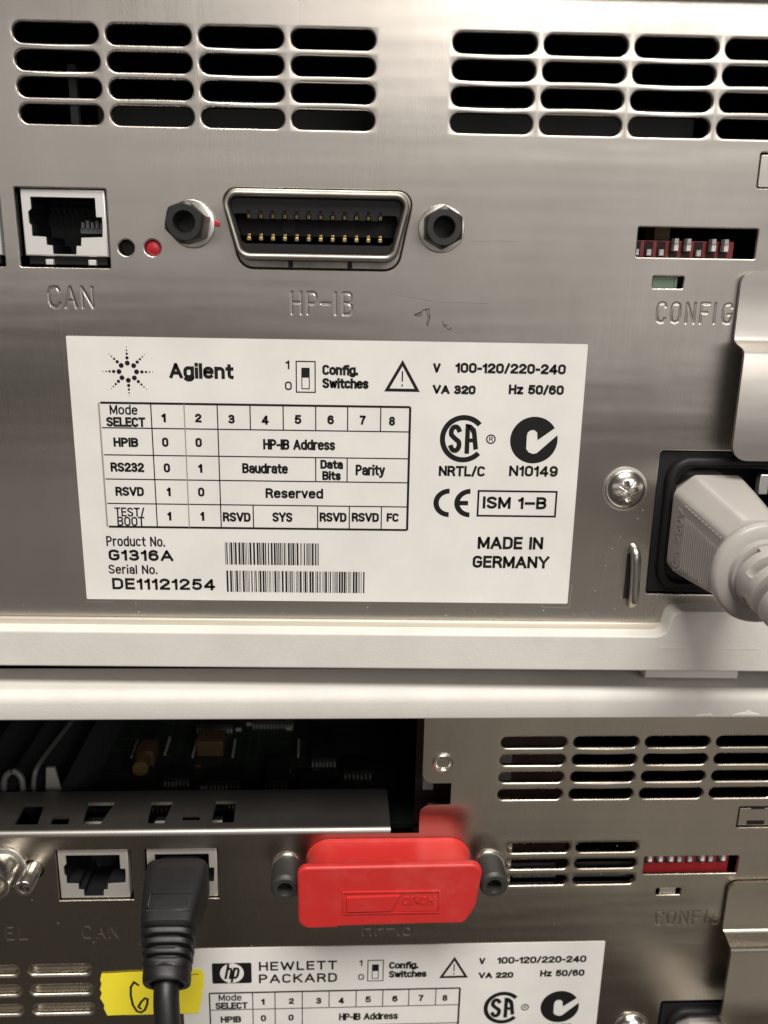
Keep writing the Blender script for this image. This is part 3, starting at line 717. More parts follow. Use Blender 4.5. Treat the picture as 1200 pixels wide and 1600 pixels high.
# ribbon connector
SO = rounded([(-22.7, 7.6), (22.9, 7.6), (18.9, -7.9), (-18.3, -7.9)], [3.2, 3.2, 3.4, 3.4], 7)
rings = []
for o, n in ((.35, -3), (.35, .2), (.0, .9), (0, 4.9), (-.1, 5.5), (-.35, 5.9), (-.7, 6.0), (-1.1, 5.85), (-1.4, 5.4), (-1.5, 4.6), (-1.55, 1.5)):
    rings.append([(x, z, n) for x, z in offset(SO, o)])
g = G(); g.ring(rings); rc = part('ribbon_connector', g, 'zinc', up, angle=60)
f = G(); f.prism(offset(FL, -.25), -2, .25, .25, 2, holes=[offset(SO, -.3)]); part('connector_flange', f, 'zinc', rc)
f = G(); f.box(-7.0, -5.9, -9.9, -7.6, .2, .5); f.box(7.4, 8.5, -9.9, -7.6, .2, .5); part('flange_notch', f, 'dim', rc)
g = G(); cav = rounded(rect(-19.3, -2.5, 19.2, 2.5), .5, 2)
notch = []
g.prism(offset(SO, -1.5), -3, 4.3, .3, 2, holes=[cav])
g.flat([cav], -1.5)
for a, b in ((-17.2, -8.0), (-4.2, 7.0), (10.4, 18.2)): pass
ins = part('connector_insert', g, 'black', rc)
g = G()
for a, b in ((-17.0, -9.2), (-4.5, 5.6), (9.4, 16.4)):
    g = G(); g.box(a, b, -.75, .45, -1.6, -1.42); part('key_slot', g, 'dark', rc)
g = G(); g.flat([circle(-6.9, 0, 1.6, 24)], -1.35); part('moulding_mark', g, 'dim', rc); g = G(); g.flat([circle(7.5, 0, 1.6, 24)], -1.35); part('moulding_mark', g, 'dim', rc)
cg = G(); cg.prism(rounded(rect(-.50, -.5, .50, .45), .2, 2), -.6, .22, .18, 2); cg.box(-.35, .35, -.2, 1.1, -1.8, -.2, .1)
ct = part('contact', cg, 'gold', rc); ct.location = loc(-15.9, -3.15, 4.15)
dg = G(); dg.prism(rounded(rect(-.62, -.5, .62, .62), .25, 2), -.6, .15, .2, 2); dg.box(-.4, .4, -1.4, .2, -2.2, -.4, .1)
dt = part('contact', dg, 'dullgold', rc); dt.location = loc(-15.9, 2.85, 4.15)
hb = G(); hb.box(-.78, .78, -1.3, .45, -1, .03); hold = part('contact_pocket', hb, 'black', rc); hold.location = loc(-15.9 + 1.41, 2.6, 4.3)
for k in range(1, 12):
    x = -15.9 + 31.1 * k / 11; again(ct, rc, loc(x, -3.15, 4.15)); again(dt, rc, loc(x, 2.85, 4.15))
for k in range(1, 11): again(hold, rc, loc(-15.9 + 31.1 * k / 11 + 1.41, 2.6, 4.3))
standoff(up, -30.0, .0, math.radians(18), 10, 'oxide'); standoff(up, 30.0, .0, math.radians(30), 9, 'oxide')
g = G(); g.prism([(-24.9, .7), (-24.0, 1.0), (-23.3, .4), (-23.5, -.5), (-24.6, -.3)], 0, .8, .3, 2); part('paint_dot', g, 'paint', up)

rating_label(up, 'upper')
mk = G()
line(mk, (-62.9, -97.4), (-55.3, -97.5), .17, .02); part('alignment_mark', mk, 'scratch', up); mk = G()
for a, b in (((61.1, -97.8), (68.5, -97.9)), ((68.5, -97.9), (68.75, -91.4)), ((68.75, -91.4), (67.9, -91.1)), ((61.1, -97.8), (61.0, -97.0))): line(mk, a, b, .17, .02)
part('alignment_mark', mk, 'scratch', up)
pc = G()
for pl in ([(24.0, -20.3), (25.7, -19.7), (26.2, -19.2), (27.6, -18.9), (27.9, -20.7), (27.4, -23.0)], [(26.9, -19.1), (27.5, -20.8), (27.1, -22.8)], [(26.0, -20.4), (24.9, -20.7), (24.2, -20.5), (25.8, -19.9)], [(31.1, -21.8), (31.5, -22.9), (32.7, -23.9), (33.4, -23.4)], [(31.5, -22.9), (32.2, -22.7)]):
    for a, b in zip(pl[:-1], pl[1:]): line(pc, a, b, random.uniform(.16, .34), .02)
part('pencil_mark', pc, 'pencil', up)
def dust(t, seed, n_, x0, x1, z0, z1):
    r_ = random.Random(seed); g = G()
    for _ in range(n_):
        x, z, r = r_.uniform(x0, x1), r_.uniform(z0, z1), r_.uniform(.05, .13)
        g.prism(circle(x, z, r, 6, r_.random()), 0, r * .9, r * .4, 1)
    part('dust_specks', g, 'white', t, kind='stuff')
dust(up, 2, 22, 69.5, 88, -101, -62); dust(up, 5, 14, -80, 70, -101, -97.5)
pan_screw(up, 80.6, -64.2)
lg = G()
prof = [(0, -80.3, -.3), (.2, -80.6, .6), (.4, -81.4, 1.9), (.5, -83.0, 2.7), (.8, -88.5, 2.8), (1.0, -94.2, 2.7), (1.1, -95.6, 1.9), (1.15, -96.4, .6), (1.2, -96.7, -.3)]
lg.tube(smooth_path([(84.3 + dx, z, n - .6) for dx, z, n in prof], 4), 1.35, 14); part('tie_loop', lg, 'tab', up, angle=60)
lg = G(); lg.box(83.0, 85.4, -95.0, -82.0, -.1, .03); part('tie_loop_slot_shade', lg, 'dim', up)  # dark strip painted on the sheet for slot and shadow beside the loop
cover_tab(up, 'tab'); power_inlet(up)
g = G(); g.prism(rounded(rect(115.6, -65.0, 118.2, -59.5), .4, 2), -.8, 1.4, .3, 2); part('retaining_clip', g, 'tin', up)
for pts_, m_ in (([(-20, 46.8), (-17.5, 44.9), (-15.4, 43.4)], 'scratch'), ([(37, -2.8), (44, -2.5), (49, -2.6)], 'pencil'), ([(18, -15.5), (30, -17.2), (42, -17.4)], 'pencil')):
    g = G()
    for a, b in zip(pts_[:-1], pts_[1:]): line(g, a, b, .045, .015)
    part('scratch_mark', g, m_, up)
for pts_ in ([(86, 52.0), (87.5, 52.9), (89, 52.5), (90.5, 53.3), (91.4, 52.1), (88.8, 51.95)], [(93.6, 52.6), (96.5, 53.1), (99, 53.8), (100.5, 55.6), (101.6, 53.6), (104, 53.0), (98, 52.5)], [(76, 52.0), (77.6, 52.5), (80, 52.0), (78.4, 51.5)]):
    pass
g = G()
g.box(-66, -64, 10, 40, -30, -28); part('inner_bracket', g, 'grey', up)
g = G(); g.box(-60, 100, 26, 33, -34, -32); part('inner_rail', g, 'dim', up)

# ================================================================== LOWER INSTRUMENT
lo = thing('lab_instrument', 'lower lab instrument with darker back, open component bay and red capped connector', 'instrument', LOWER, group='stacked lab instruments')
housing(lo)
g = G(); cuts = []
LEAN = [[0, -.05, -.03], [-.3, -.28, -.25], [-.2, -.15, -.1], [0, -.05, -.03]]
for i in range(4):
    for j in range(4):
        lt = LEAN[i][j - 1] if j > 0 else 0; lb = LEAN[i][j] if j < 3 else 0
        slot_cell(g, 41.0 + PX * i, ROWZ[j] - .3, 9.4, 1.66, PX / 2, PZ / 2, -lt * .4, -lb * .4, roll=.45, lean_top=lt, lean_bot=lb)
cuts.append(rect(41 - PX / 2, ROWZ[3] - .3 - PZ / 2, 41 + 3.5 * PX, ROWZ[0] - .3 + PZ / 2))
for cx in (44.9, 65.65):
    for j in range(3): slot_cell(g, cx, 5.2 - 5.68 * j, 9.4, 1.62, 10.375, 2.84, roll=.42)
cuts.append(rect(44.9 - 10.375, 5.2 - 11.36 - 2.84, 65.65 + 10.375, 5.2 + 2.84))
for cx in (-119.6, -98.3):
    for j in range(3): slot_cell(g, cx, -35.6 - 7.3 * j, 9.0, 1.6, 10.65, 3.65, roll=.8, depth=1.6)
cuts.append(rect(-119.6 - 10.65, -35.6 - 14.6 - 3.65, -98.3 + 10.65, -35.6 + 3.65))
cuts.append(g.hole(rounded(rect(77.5, -4.5, 106.6, 1.75), .4, 3), r=.3)); cuts.append(g.hole(rounded(rect(82.3, -12.0, 89.9, -9.55), .2, 3), r=.3))
cuts.append(g.hole(rounded(rect(104.4, 11.6, 128, 18.7), .5, 3), r=.3, depth=.6))
cuts.append(g.hole(rect(-96.6, -10.8, -75.0, 6.5), r=.2)); cuts.append(g.hole(rect(-71.3, -10.8, -50.0, 6.5), r=.2))
cuts.append(g.hole(rounded(rect(88.6, -93.5, 129, -52.4), .8, 4), r=.4))
cuts.append(g.hole(circle(-103.6, 0, 3.3, 24), r=.2))
cuts.append(stamp(g, [('C', -90.6, -88.2), ('A', -86.6, -84.2), ('N', -82.8, -80.4)], -24.0, -19.7, .10))
cuts.append(stamp(g, [('E', -112.8, -110.9), ('L', -109.0, -106.9)], -24.0, -19.7, .10))
cuts.append(stamp(g, [('C', 83.3, 85.4), ('O', 87.0, 89.2), ('N', 91.0, 93.2), ('F', 95.0, 97.0), ('I', 98.6, 99.5), ('G', 101.0, 103.2)], -23.0, -18.3, .10))
cuts.append(stamp(g, [('H', -6.9, -4.6), ('P', -3.0, -.9), ('-', .4, 2.4), ('I', 3.4, 4.4), ('B', 5.6, 7.4)], -24.8, -20.2, .10))
def arcp(cx, cz, r, a0, a1, n=6): return [(cx + r * math.cos(math.radians(a0 + (a1 - a0) * k / n)), cz + r * math.sin(math.radians(a0 + (a1 - a0) * k / n))) for k in range(n + 1)]
edge = [(0.4, 11.0), (8.8, 11.0), (8.8, 17.4)] + arcp(11.8, 17.4, 3.0, 180, 90) + [(17.7, 20.6), (17.7, 27.6)] + arcp(12.4, 30.8, 3.2, 270, 180)[0:] + [(9.1, 50.5)]
outer = [(XL, -103.8), (XR, -103.8), (XR, 50.5)] + list(reversed(edge)) + [(XL, 11.0)]
g.flat([outer] + cuts, 0.)
g.ring([[(x, z, 0) for x, z in edge], [(x, z, -1.0) for x, z in edge]], closed=False)
part('rear_panel', g, 'steel2', lo, angle=45)
lip = G(); lip.extrude_x([(.15, -101.75), (.9, -101.85), (1.1, -102.1), (1.1, -103.45), (.15, -103.45)], XL, 93.4); part('bottom_flange', lip, 'flange', lo)
# bent shelf along the lower edge of the open bay
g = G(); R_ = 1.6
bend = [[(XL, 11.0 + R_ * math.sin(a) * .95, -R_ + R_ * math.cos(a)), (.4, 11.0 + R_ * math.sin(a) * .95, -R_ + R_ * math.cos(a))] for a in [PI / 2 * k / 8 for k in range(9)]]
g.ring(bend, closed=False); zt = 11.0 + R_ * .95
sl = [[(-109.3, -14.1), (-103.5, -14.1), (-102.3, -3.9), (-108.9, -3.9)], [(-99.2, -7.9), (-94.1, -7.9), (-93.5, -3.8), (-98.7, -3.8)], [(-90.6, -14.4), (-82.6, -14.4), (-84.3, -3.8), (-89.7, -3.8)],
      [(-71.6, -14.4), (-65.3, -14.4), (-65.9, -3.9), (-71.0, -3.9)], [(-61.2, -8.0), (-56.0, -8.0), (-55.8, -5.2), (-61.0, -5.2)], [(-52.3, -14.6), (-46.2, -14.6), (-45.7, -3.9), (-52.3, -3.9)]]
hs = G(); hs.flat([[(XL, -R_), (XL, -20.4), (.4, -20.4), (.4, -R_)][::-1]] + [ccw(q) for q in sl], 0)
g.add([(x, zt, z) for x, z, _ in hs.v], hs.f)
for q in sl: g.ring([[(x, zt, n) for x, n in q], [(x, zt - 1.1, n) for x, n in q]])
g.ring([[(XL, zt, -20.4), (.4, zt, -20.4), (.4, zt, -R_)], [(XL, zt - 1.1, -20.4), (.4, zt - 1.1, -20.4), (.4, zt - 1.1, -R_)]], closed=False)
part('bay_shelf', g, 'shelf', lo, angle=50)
# what the open bay shows
g = G(); g.box(XL + 2, 60, -3, -1.4, -145, -22); part('circuit_board', g, 'board', lo)
g = G(); g.tube([(-83.6, 3.5, -54), (-82.6, 3.5, -47)], 2.7, 16); part('capacitor', g, 'amber', lo)
g = G(); g.box(-85.5, -79.5, 0, 6, -62, -54, .5); part('capacitor', g, 'tan', lo)
g = G(); g.box(-66.0, -56.5, -1, 5, -70, -62, .5); part('capacitor', g, 'tan', lo)
for x, n in ((-88.8, -66), (-77.4, -68), (-67.2, -66), (-53.0, -66), (-29.5, -66)):
    g = G()
    for k in range(6): g.box(x - .25 + .05 * k, x + .25 + .05 * k, 0, 1.2, n - 4.5 + 2 * k, n - 3.4 + 2 * k)
    part('pin_row', g, 'pale', lo)
rr = random.Random(4)
for k, (x, n, w_, l_) in enumerate(((-70, -48, 9, 7), (-54, -46, 12, 8), (-36, -50, 8, 16), (-22, -44, 12, 9), (-44, -34, 14, 8), (-20, -66, 9, 20), (-8, -52, 10, 8), (-62, -84, 14, 8), (-40, -88, 16, 10), (-74, -32, 8, 6))):
    g = G(); g.box(x - w_ / 2, x + w_ / 2, -1, 1.6, n - l_ / 2, n + l_ / 2, .25); ic = part('chip', g, 'rubber', lo)
    g = G(); m_ = int(w_ / 1.27)
    for q in range(m_):
        xx = x - w_ / 2 + (q + .5) * w_ / m_
        for sg in (-1, 1): g.box(xx - .25, xx + .25, -1.3, .3, n + sg * (l_ / 2 + .5) - .5, n + sg * (l_ / 2 + .5) + .5)
    part('chip_legs', g, 'pale', ic, kind='stuff')
g = G()
for k in range(60):
    x = rr.uniform(-95, -2); n = rr.uniform(-95, -26); L_ = rr.uniform(6, 26)
    if rr.random() < .5: g.box(x - .2, x + .2, -1.45, -1.36, n - L_ / 2, n + L_ / 2)
    else: g.box(x - L_ / 2, x + L_ / 2, -1.45, -1.36, n - .2, n + .2)
part('board_traces', g, 'trace', lo, kind='stuff')
for k in range(14):
    x = rr.uniform(-92, -4); n = rr.uniform(-90, -28); g = G(); g.box(x - 1.1, x + 1.1, -1.4, -.5, n - .6, n + .6, .1); part('chip_resistor', g, 'pale' if k % 3 else 'tan', lo)
for x, wd in ((-103.0, 5.0), (-113.5, 3.0), (-121, 4.0), (-133, 5)):
    g = G(); g.box(x, x + wd, -1.4, 9.5, -130, -24, .3); part('heat_sink', g, 'heat', lo)
g = G(); g.prism([(-107.5, 6), (-101.8, 6), (-103.8, 17.5), (-106.4, 17.5)], -26.5, -25.5, .2, 2, cap0=True); part('mounting_clip', g, 'pale', lo)
g = G(); g.tube(smooth_path([(-110.5, 8, -25), (-110.6, 13, -26), (-109.5, 17, -30), (-107, 17.5, -55), (-104, 17, -90)]), .8, 8); part('grey_wire', g, 'grey', lo)
g = G(); g.tube(smooth_path([(-119.5, 9, -24), (-119, 14.5, -25), (-116.5, 16.5, -25.5), (-114, 14.5, -25), (-113.5, 10, -24)]), 1.0, 8); part('wire_loop', g, 'grey', lo)
g = G(); g.box(9.5, 60, -60, 48, -24, -22); part('inner_bracket', g, 'maroon', lo)
g = G(); g.box(10, 13, 22.2, 27, -9, -5); part('inner_catch', g, 'grey', lo)
for q, m_ in (((31, 37.2, -9, 8, -3.5, -1.6), 'steel2'), ((38.5, 52, -8.2, -4.6, -6, -4.0), 'grey'), ((56, 76, -8.2, -4.4, -6, -4.0), 'grey'), ((30.5, 37, 20, 31.5, -10, -9), 'grey')):
    g = G(); g.box(*q); part('inner_plate', g, m_, lo)
# stand-off nut pressed into the panel
g = G(); g.lathe(14.95, 34.3, [(2.95, 0), (2.95, .5), (2.6, .8), (2.1, .75), (1.7, .3), (1.6, -.5), (1.5, -3), (.01, -3)]); part('press_nut', g, 'bare', lo)
dip_switch(lo, [1, 1, 1, 0, 0, 1, 0, 1], 77.0, 105.4, -6.8, 1.2, -3.4, -.9)
g = G(); g.box(83.6, 88.6, -11.8, -9.7, -3, -.6, .15); part('clear_indicator', g, 'bare', lo)
g = G(); g.box(81, 91, -13, -8, -6, -3.2); part('indicator_backing', g, 'black', lo)
g = G(); g.prism(rounded(rect(104.8, 12.0, 128, 18.0), .4, 3), -1.5, -.45, .2, 2)
part('blanking_plate', g, 'steel2', lo)
g = G(); g.box(108.3, 112.5, 17.6, 18.5, -.5, -.4); g.box(107.6, 113, 12.3, 13.7, -.5, -.38); part('plate_slot', g, 'black', lo)
jack(lo, -96.3, -76.2, -10.5, 6.2, 'tind', False); jack(lo, -70.8, -50.4, -10.5, 6.2, 'tind', False)
dust(lo, 8, 16, 20, 104, -27, 18); dust(lo, 9, 10, -105, -32, -30, 9)
standoff(lo, -29.9, 0, 0, 9.8, 'oxide2', False); standoff(lo, 30.1, 0, 0, 9.8, 'oxide2', False)
rating_label(lo, 'lower')
for pts_ in ([(84.5, 52.35), (86, 52.9), (87.4, 52.6), (88.6, 53.1), (89.4, 52.4)], [(94.8, 52.5), (97.0, 53.2), (98.6, 53.4), (99.4, 54.1), (100.3, 53.4), (101.6, 53.1), (103.0, 52.5)]):
    g = G(); g.prism(pts_, 5.9, 6.09, .05, 2); part('edge_chip', g, 'white', lo)
cover_tab(lo, 'steel2', -7.0); power_inlet(lo); pan_screw(lo, 79.6, -62.4)
# coaxial connector and small stud at the far left
g = G(); g.lathe(-111.6, 1.5, [(6.9, .02), (6.9, .8), (6.4, 1.1), (5.0, 1.3), (4.9, 8.6), (4.6, 9.0), (3.8, 9.0), (3.6, 6), (3.6, 1), (.01, 1)]); cx_ = part('coaxial_socket', g, 'bare', lo)
g = G(); g.lathe(-111.6, 1.5, [(1.2, 1), (1.2, 7), (.8, 7.2), (.01, 7.2)]); part('centre_pin', g, 'gold', cx_)
g = G(); g.lathe(-103.0, .5, [(2.45, -3), (2.45, 8.3), (2.2, 8.6), (1.5, 8.6), (1.35, 8.2), (1.35, 4), (.01, 4)]); part('ground_stud', g, 'bare', lo)
g = G(); g.box(-132, -88, -54, -32, -2.6, -1.9); part('inner_plate', g, 'steel2', lo)

# ================================================================== THINGS ATTACHED TO THE INSTRUMENTS
# red dust cap over the lower ribbon connector
cp = thing('connector_cap', 'red moulded dust cap pushed over the ribbon connector of the lower instrument', 'dust cap', LOWER, (0, 0, 0))
BO = rounded([(-25.2, 9.0), (25.4, 9.0), (21.4, -9.6), (-21.4, -9.6)], [6.5, 6.5, 5, 5], 9)
FO = rounded([(-26.3, 10.5), (25.9, 10.9), (24.2, -3.5), (21.2, -9.0), (12, -8.9), (-14.5, -9.3), (-15, -9.7), (-26.0, -9.9)], [2.8, 3.2, 8, 2.6, 0, 0, 0, 3.4], 7)
def resample(p, n):
    p = p + [p[0]]; d = [0]
    for a, b in zip(p[:-1], p[1:]): d.append(d[-1] + math.dist(a, b))
    out = []; i = 0
    for k in range(n):
        s_ = d[-1] * k / n
        while d[i + 1] < s_: i += 1
        t = (s_ - d[i]) / max(1e-9, d[i + 1] - d[i]); out.append((p[i][0] + (p[i + 1][0] - p[i][0]) * t, p[i][1] + (p[i + 1][1] - p[i][1]) * t))
    return out
g = G(); rings = []
for o, n in ((.5, .15), (.5, .8), (.1, 1.2), (0, 2), (-.3, 12.2)): rings.append([(x, z, n) for x, z in offset(BO, o)])
g.ring(rings); part('cap_body', g, 'redcap', cp, angle=60)
g = G(); rings = []
for o, n in ((-3, 11.9), (-.4, 11.95), (-.1, 12.1), (0, 12.5), (0, 13.4), (-.12, 13.8), (-.35, 14.05), (-.7, 14.15)): rings.append([(x, z, n) for x, z in offset(FO, o)])
g.ring(rings); g.flat([[(x, z) for x, z, _ in rings[-1]]], 14.15); face = part('cap_face', g, 'redcap', cp, angle=60)
g = G(); n0 = 14.0
for a in ((-13.7, -4.9, 13.9, 2.6),):
    x0, z0, x1, z1 = a
    for q in (rect(x0, z0, x1, z0 + .5), rect(x0, z1 - .5, x1, z1), rect(x0, z0 + .5, x0 + .5, z1 - .5), rect(x1 - .5, z0 + .5, x1, z1 - .5)): g.prism(q, n0, 14.5, .14, 2)
g.prism([(-12.4, -4.0), (0.1, -3.9), (2.5, 1.3), (-12.4, .9)], n0, 14.75, .2, 2)
part('raised_mark', g, 'redcap', face)
g = G(); put_text(g, "CINCH", 3.3, -1.75, 12.4, .6, 14.42, .40, .3, .15)
part('raised_lettering', emboss(g, 14.1), 'redcap', face, angle=30)

# yellow tape strip
tp = thing('tape_strip', 'torn strip of yellow masking tape with a handwritten mark behind the black network cable', 'tape', LOWER, (-70, -44, .3))
og = (-70, -44, .3)
out = [(-86.0, -36.9)] + [(-86 + 30 * k / 14, -36.9 + 1.1 * k / 14 + random.uniform(-.07, .07)) for k in range(1, 14)] + [(-56.3, -35.7), (-55.9, -36.6), (-55.2, -38.3), (-55.6, -40.4), (-55.4, -42), (-56.1, -44.4), (-56.0, -46.3), (-56.8, -48.9), (-57.0, -50.8), (-57.5, -52.4)] + [(-57.5 - 27.7 * k / 12, -52.4 + random.uniform(-.08, .08)) for k in range(1, 12)] + [(-85.2, -52.5), (-86.1, -49.6), (-85.8, -48.6), (-87.0, -45.8), (-86.3, -43.9), (-86.8, -42.6), (-86.2, -40.5), (-86.5, -39)]
g = G(); g.prism(out, .24, .40, 0)
tape = part('tape', g, 'tape', tp, og)
g = G()
st = [[(-78.2, -40.1), (-79.2, -42.0), (-79.4, -45.0), (-79.0, -48.5), (-77.9, -51.0), (-76.6, -51.6), (-75.4, -50.6), (-74.6, -48.4), (-74.4, -46.6), (-75.2, -46.2), (-76.4, -47.6), (-77.3, -49.4), (-76.6, -50.2)], [(-78.2, -40.1), (-76.9, -41.3)], [(-60.9, -38.3), (-58.4, -37.7), (-56.9, -37.6)]]
st = [[(x + 1.7, z) for x, z in pl] if i < 2 else pl for i, pl in enumerate(st)]
for pl in st:
    for a, b in zip(pl[:-1], pl[1:]): line(g, tuple(a), tuple(b), .70 if pl is not st[2] else .22, .44)
part('marker_writing', g, 'ink', tape, og)

# black network cable plugged into the lower instrument
nc = thing('network_cable', 'black moulded network cable plugged into the right hand socket of the lower instrument', 'cable', LOWER, (-61.3, -2.2, 0))
og = (-61.3, -2.2, 0)
def sec(cx, cz, n, hw, hh, p, k=40, tilt=0):
    r = []
    for i in range(k):
        a = 2 * PI * i / k; c_, s_ = math.cos(a), math.sin(a)
        x = math.copysign(abs(c_) ** (2 / p), c_) * hw; z = math.copysign(abs(s_) ** (2 / p), s_) * hh
        r.append((cx + x, cz + z * math.cos(tilt), n + z * math.sin(tilt)))
    return r
g = G(); secs = []
for cx, cz, n, hw, hh, p, t in ((-61.3, -2.2, -8, 6, 5, 8, 0), (-61.3, -2.2, 1.2, 6, 5, 8, 0), (-61.3, -2.4, 1.3, 8.4, 6.6, 7, 0), (-61.3, -2.5, 2.0, 8.85, 7.1, 7, .05), (-61.3, -3.2, 6, 8.8, 7.0, 6, .1), (-61.3, -4.0, 11, 8.4, 6.7, 5.5, .18), (-61.2, -5.0, 16, 7.7, 6.2, 5, .25), (-61.1, -5.8, 19.0, 7.3, 5.8, 4.5, .3)):
    secs.append(sec(cx, cz, n, hw, hh, p, 40, t))
c0 = Vector((-61.1, -5.8, 19.0)); c1 = Vector((-59.9, -11.6, 29.3))
for k in range(4):
    for d, sh in ((.03, .80), (.075, .80), (.08, 1.0), (.10, 1.03), (.165, 1.03), (.19, 1.0)):
        t = .05 + k * .19 + d; c_ = c0.lerp(c1, t); hw = 7.2 + (5.9 - 7.2) * t; hh = 5.8
        secs.append(sec(c_.x, c_.y, c_.z, hw * sh, (5.9 - .3 * t) * sh, 4.2 - 1.6 * t, 40, .3 + .25 * t))
for t, s_ in ((.84, 1.0), (.86, 1.04), (1.0, 1.05), (1.09, 1.03), (1.12, .98), (1.12, .78), (1.0, .68)):
    c_ = c0.lerp(c1, t); secs.append(sec(c_.x, c_.y, c_.z, 6.0 * s_, 5.8 * s_, 2.3, 40, .55))
g.ring(secs); boot = part('plug_boot', g, 'rubber', nc, og, angle=35)
fnp = lambda x, z: (x, z, 0)
g = G()
# raised marking plate on the top of the boot
TOPS = ((6, -3.2, 7.0, .1), (11, -4.0, 6.7, .18), (16, -5.0, 6.2, .25), (19, -5.8, 5.8, .3))
def on_top(x, v):   # v: 0 rear .. 1 front along the boot's upper side
    q = 6 + 12 * v
    for (n0_, z0_, h0, t0), (n1_, z1_, h1, t1) in zip(TOPS[:-1], TOPS[1:]):
        if q <= n1_: break
    f_ = (q - n0_) / (n1_ - n0_); zc = z0_ + (z1_ - z0_) * f_; hh = h0 + (h1 - h0) * f_; t = t0 + (t1 - t0) * f_
    return (x, zc + hh * math.cos(t), q + hh * math.sin(t))
def strip(x0, x1, v0, v1, up_=.12):
    vs = [on_top(x, v) for x in (x0, x1) for v in (v0, v1)]; vs = [(x, z + up_, n + up_ * .3) for x, z, n in vs]; g.add(vs, [(0, 1, 3, 2)])
for q in ((-67.0, -55.2, .50, .525), (-67.0, -55.2, .875, .90), (-67.0, -66.6, .525, .875), (-55.6, -55.2, .525, .875)): strip(*q)
for x0 in (-66.0, -64.0): strip(x0, x0 + .35, .6, .8); strip(x0, x0 + 1.3, .58, .62); strip(x0, x0 + 1.3, .78, .82)
for k in range(7): strip(-61.4 + k * .78, -61.4 + k * .78 + .4, .6, .8)
part('raised_marking', g, 'rubber', boot, og)
g = G(); pth = [(-60.1, -10.6, 27.0), (-59.8, -12.8, 30.5), (-59.5, -15.2, 33.0), (-59.1, -18.3, 34.8), (-58.6, -22, 36.2), (-58.2, -28, 37.2), (-57.8, -40, 38), (-57.0, -70, 36), (-56, -118, 30)]
g.tube(smooth_path(pth), 3.35, 20); part('cord', g, 'rubber', nc, og)

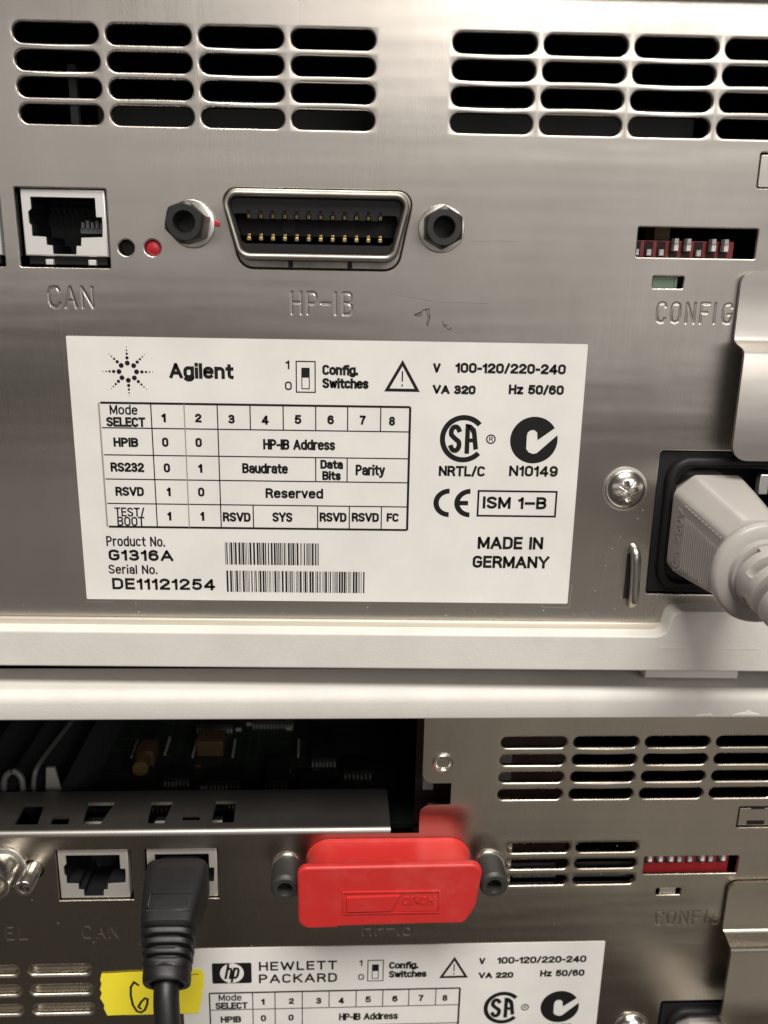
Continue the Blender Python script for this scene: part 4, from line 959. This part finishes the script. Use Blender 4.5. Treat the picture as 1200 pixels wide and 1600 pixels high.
# grey power cord plugged into the upper instrument
def power_cord(base, label, dx, dz, ins):
    pcd = thing('power_cord', label, 'power cord', base, (103 + dx, -73 + dz, 3), 'grey power cords')
    og = (103 + dx, -73 + dz, 3)
    def psec(xl, xr, zb, zt, n, ch, cb):
        p = [(xl, zb + cb), (xl, zt - ch), (xl + ch * 1.05, zt), (xr - ch * 1.05, zt), (xr, zt - ch), (xr, zb + cb), (xr - cb, zb), (xl + cb, zb)]
        return [(x + dx, z + dz, n + ins) for x, z in resample(rounded(p, 1.7, 5), 96)]
    def lo_(p0, p1, t): return p0 + (p1 - p0) * t
    rs = []
    for t, n in ((0, -12), (0, 2.4), (.0, 2.6), (.02, 3.0), (.25, 9.5), (.5, 16), (.75, 22.5), (.95, 27.6), (1.0, 28.6)):
        sh = 1.2 if n < 2.5 else 0
        rs.append(psec(92.9 + 3.6 * t + sh, 114.3 - 2.2 * t - sh, -87.0 + 1.8 * t + sh, -59.6 - 4.6 * t - sh, n, 4.6 - .6 * t, 3.2))
    last = rs[-1]; cxm = sum(v[0] for v in last) / 96; czm = sum(v[1] for v in last) / 96
    rs.append([(cxm + (x - cxm) * .8, czm + (z - czm) * .8, n + .5) for x, z, n in last]); rs.append([(cxm, czm, n + .5) for x, z, n in last])
    g = G(); g.ring(rs); body = part('plug_body', g, 'plug', pcd, og, angle=50)
    # grip ribs and raised lettering on the left face
    g = G()
    for k in range(17):
        n_ = 10.5 + 16.3 * k / 16; x_ = 92.9 + 3.6 * (n_ - 3) / 25.6; zt_ = -67.2 - 4.6 * n_ / 28.6
        g.tube([(x_ - .03 + dx, zt_ + dz, n_ + ins), (x_ - .03 + dx, -82.6 + dz, n_ + ins)], .34, 6, False)
    part('grip_rib', g, 'plug', body, og, kind='stuff')
    for tz in (-64.9, -83.6):           # moulded seam, a dotted ridge along the edge of the grip
        g = G()
        for k in range(11):
            n_ = 9.5 + 17 * k / 10; x_ = 92.9 + 3.6 * (n_ - 3) / 25.6; z_ = tz - (4.6 * n_ / 28.6 if tz > -70 else -1.2 * n_ / 28.6)
            g.box(x_ - .22 + dx, x_ + .5 + dx, z_ - .22 + dz, z_ + .22 + dz, n_ - .5 + ins, n_ + .5 + ins, .1)
        part('seam_ridge', g, 'plug', body, og, kind='stuff')
    g = G()
    def side(u_, v_):   # u along z (upwards), v along the depth of the left face
        n = 3.6 + v_; return (92.9 + 3.6 * ((n - 3) / 25.6) - .10 + dx, u_ + dz, n + ins)
    t_ = G(); put_text(t_, "10A 250V", 0, 0, 17.0, 2.6, 0, .32)
    e_ = emboss(t_, -.2); g.add([(p[0] - c_ * .45, p[1], p[2]) for p, c_ in ((side(-84.5 + a, 5.2 - b), .2 + c_) for a, b, c_ in e_.v)], e_.f); part('raised_lettering', g, 'plug', body, og)
    # collar disc
    g = G(); cx_, cz_ = 105.3 + dx, -76.6 + dz
    def disc(r0, prof): return [[(cx_ + r * math.cos(2 * PI * i / 48), cz_ + r * 1.04 * math.sin(2 * PI * i / 48), n + ins) for i in range(48)] for r, n in prof]
    g.ring(disc(0, [(9, 27.5), (11.3, 28.4), (11.8, 29.0), (11.9, 30.2), (11.6, 31.0), (10.8, 31.5), (8.4, 31.7), (8.1, 32.2), (7.9, 33), (.1, 33)])); part('collar', g, 'plug', pcd, og, angle=50)
    # strain relief, a row of rings joined by webs
    path = smooth_path([(cx_, cz_, 31 + ins), (cx_ + .3, cz_ - 1.0, 38 + ins), (cx_ + 1.0, cz_ - 3.6, 46 + ins), (cx_ + 2.2, cz_ - 8, 54 + ins), (cx_ + 4, cz_ - 14, 61 + ins)], 18)
    g = G(); L0 = len(path); rad = []
    for i in range(L0):
        t = i / (L0 - 1); r = 8.0 - 3.2 * t
        rad.append(r)
    P = [Vector(p) for p in path]; rr = []; seg = 48; up_ = Vector((1, 0, 0))
    for i, p in enumerate(P):
        t = (P[min(i + 1, L0 - 1)] - P[max(i - 1, 0)]).normalized(); a = (up_ - t * up_.dot(t)).normalized(); b = t.cross(a); ring_ = []
        ph = (i / 10.0); k = int(ph); fr = ph - k
        for q in range(seg):
            an = 2 * PI * q / seg; r = rad[i]
            cutw = math.cos(2 * (an + (PI / 2 if k % 2 else 0)))       # two webs left standing, turned a quarter every ring
            if .34 < fr < .80 and cutw > -.70 and i > 4: r *= .52
            ring_.append(tuple(p + (a * math.cos(an) + b * math.sin(an)) * r))
        rr.append(ring_)
    g.ring(rr); g.add(rr[-1] + [path[-1]], [(i, (i + 1) % seg, seg) for i in range(seg)])
    part('strain_relief', g, 'plug', pcd, og, angle=35)
    g = G(); e = Vector(path[-1]); g.tube(smooth_path([tuple(P[-6]), tuple(e), tuple(e + Vector((3, -9, 5))), tuple(e + Vector((5, -30, 9))), tuple(e + Vector((7, -70, 8)))]), 3.6, 16)
    part('cord', g, 'plug', pcd, og)
power_cord(UPPER, 'grey moulded power cord plugged in below the cover tab of the upper instrument', 0, 0, 0)
power_cord(LOWER, 'grey moulded power cord plugged into the lower instrument at the bottom edge of the picture', -.4, 1.4, 0)
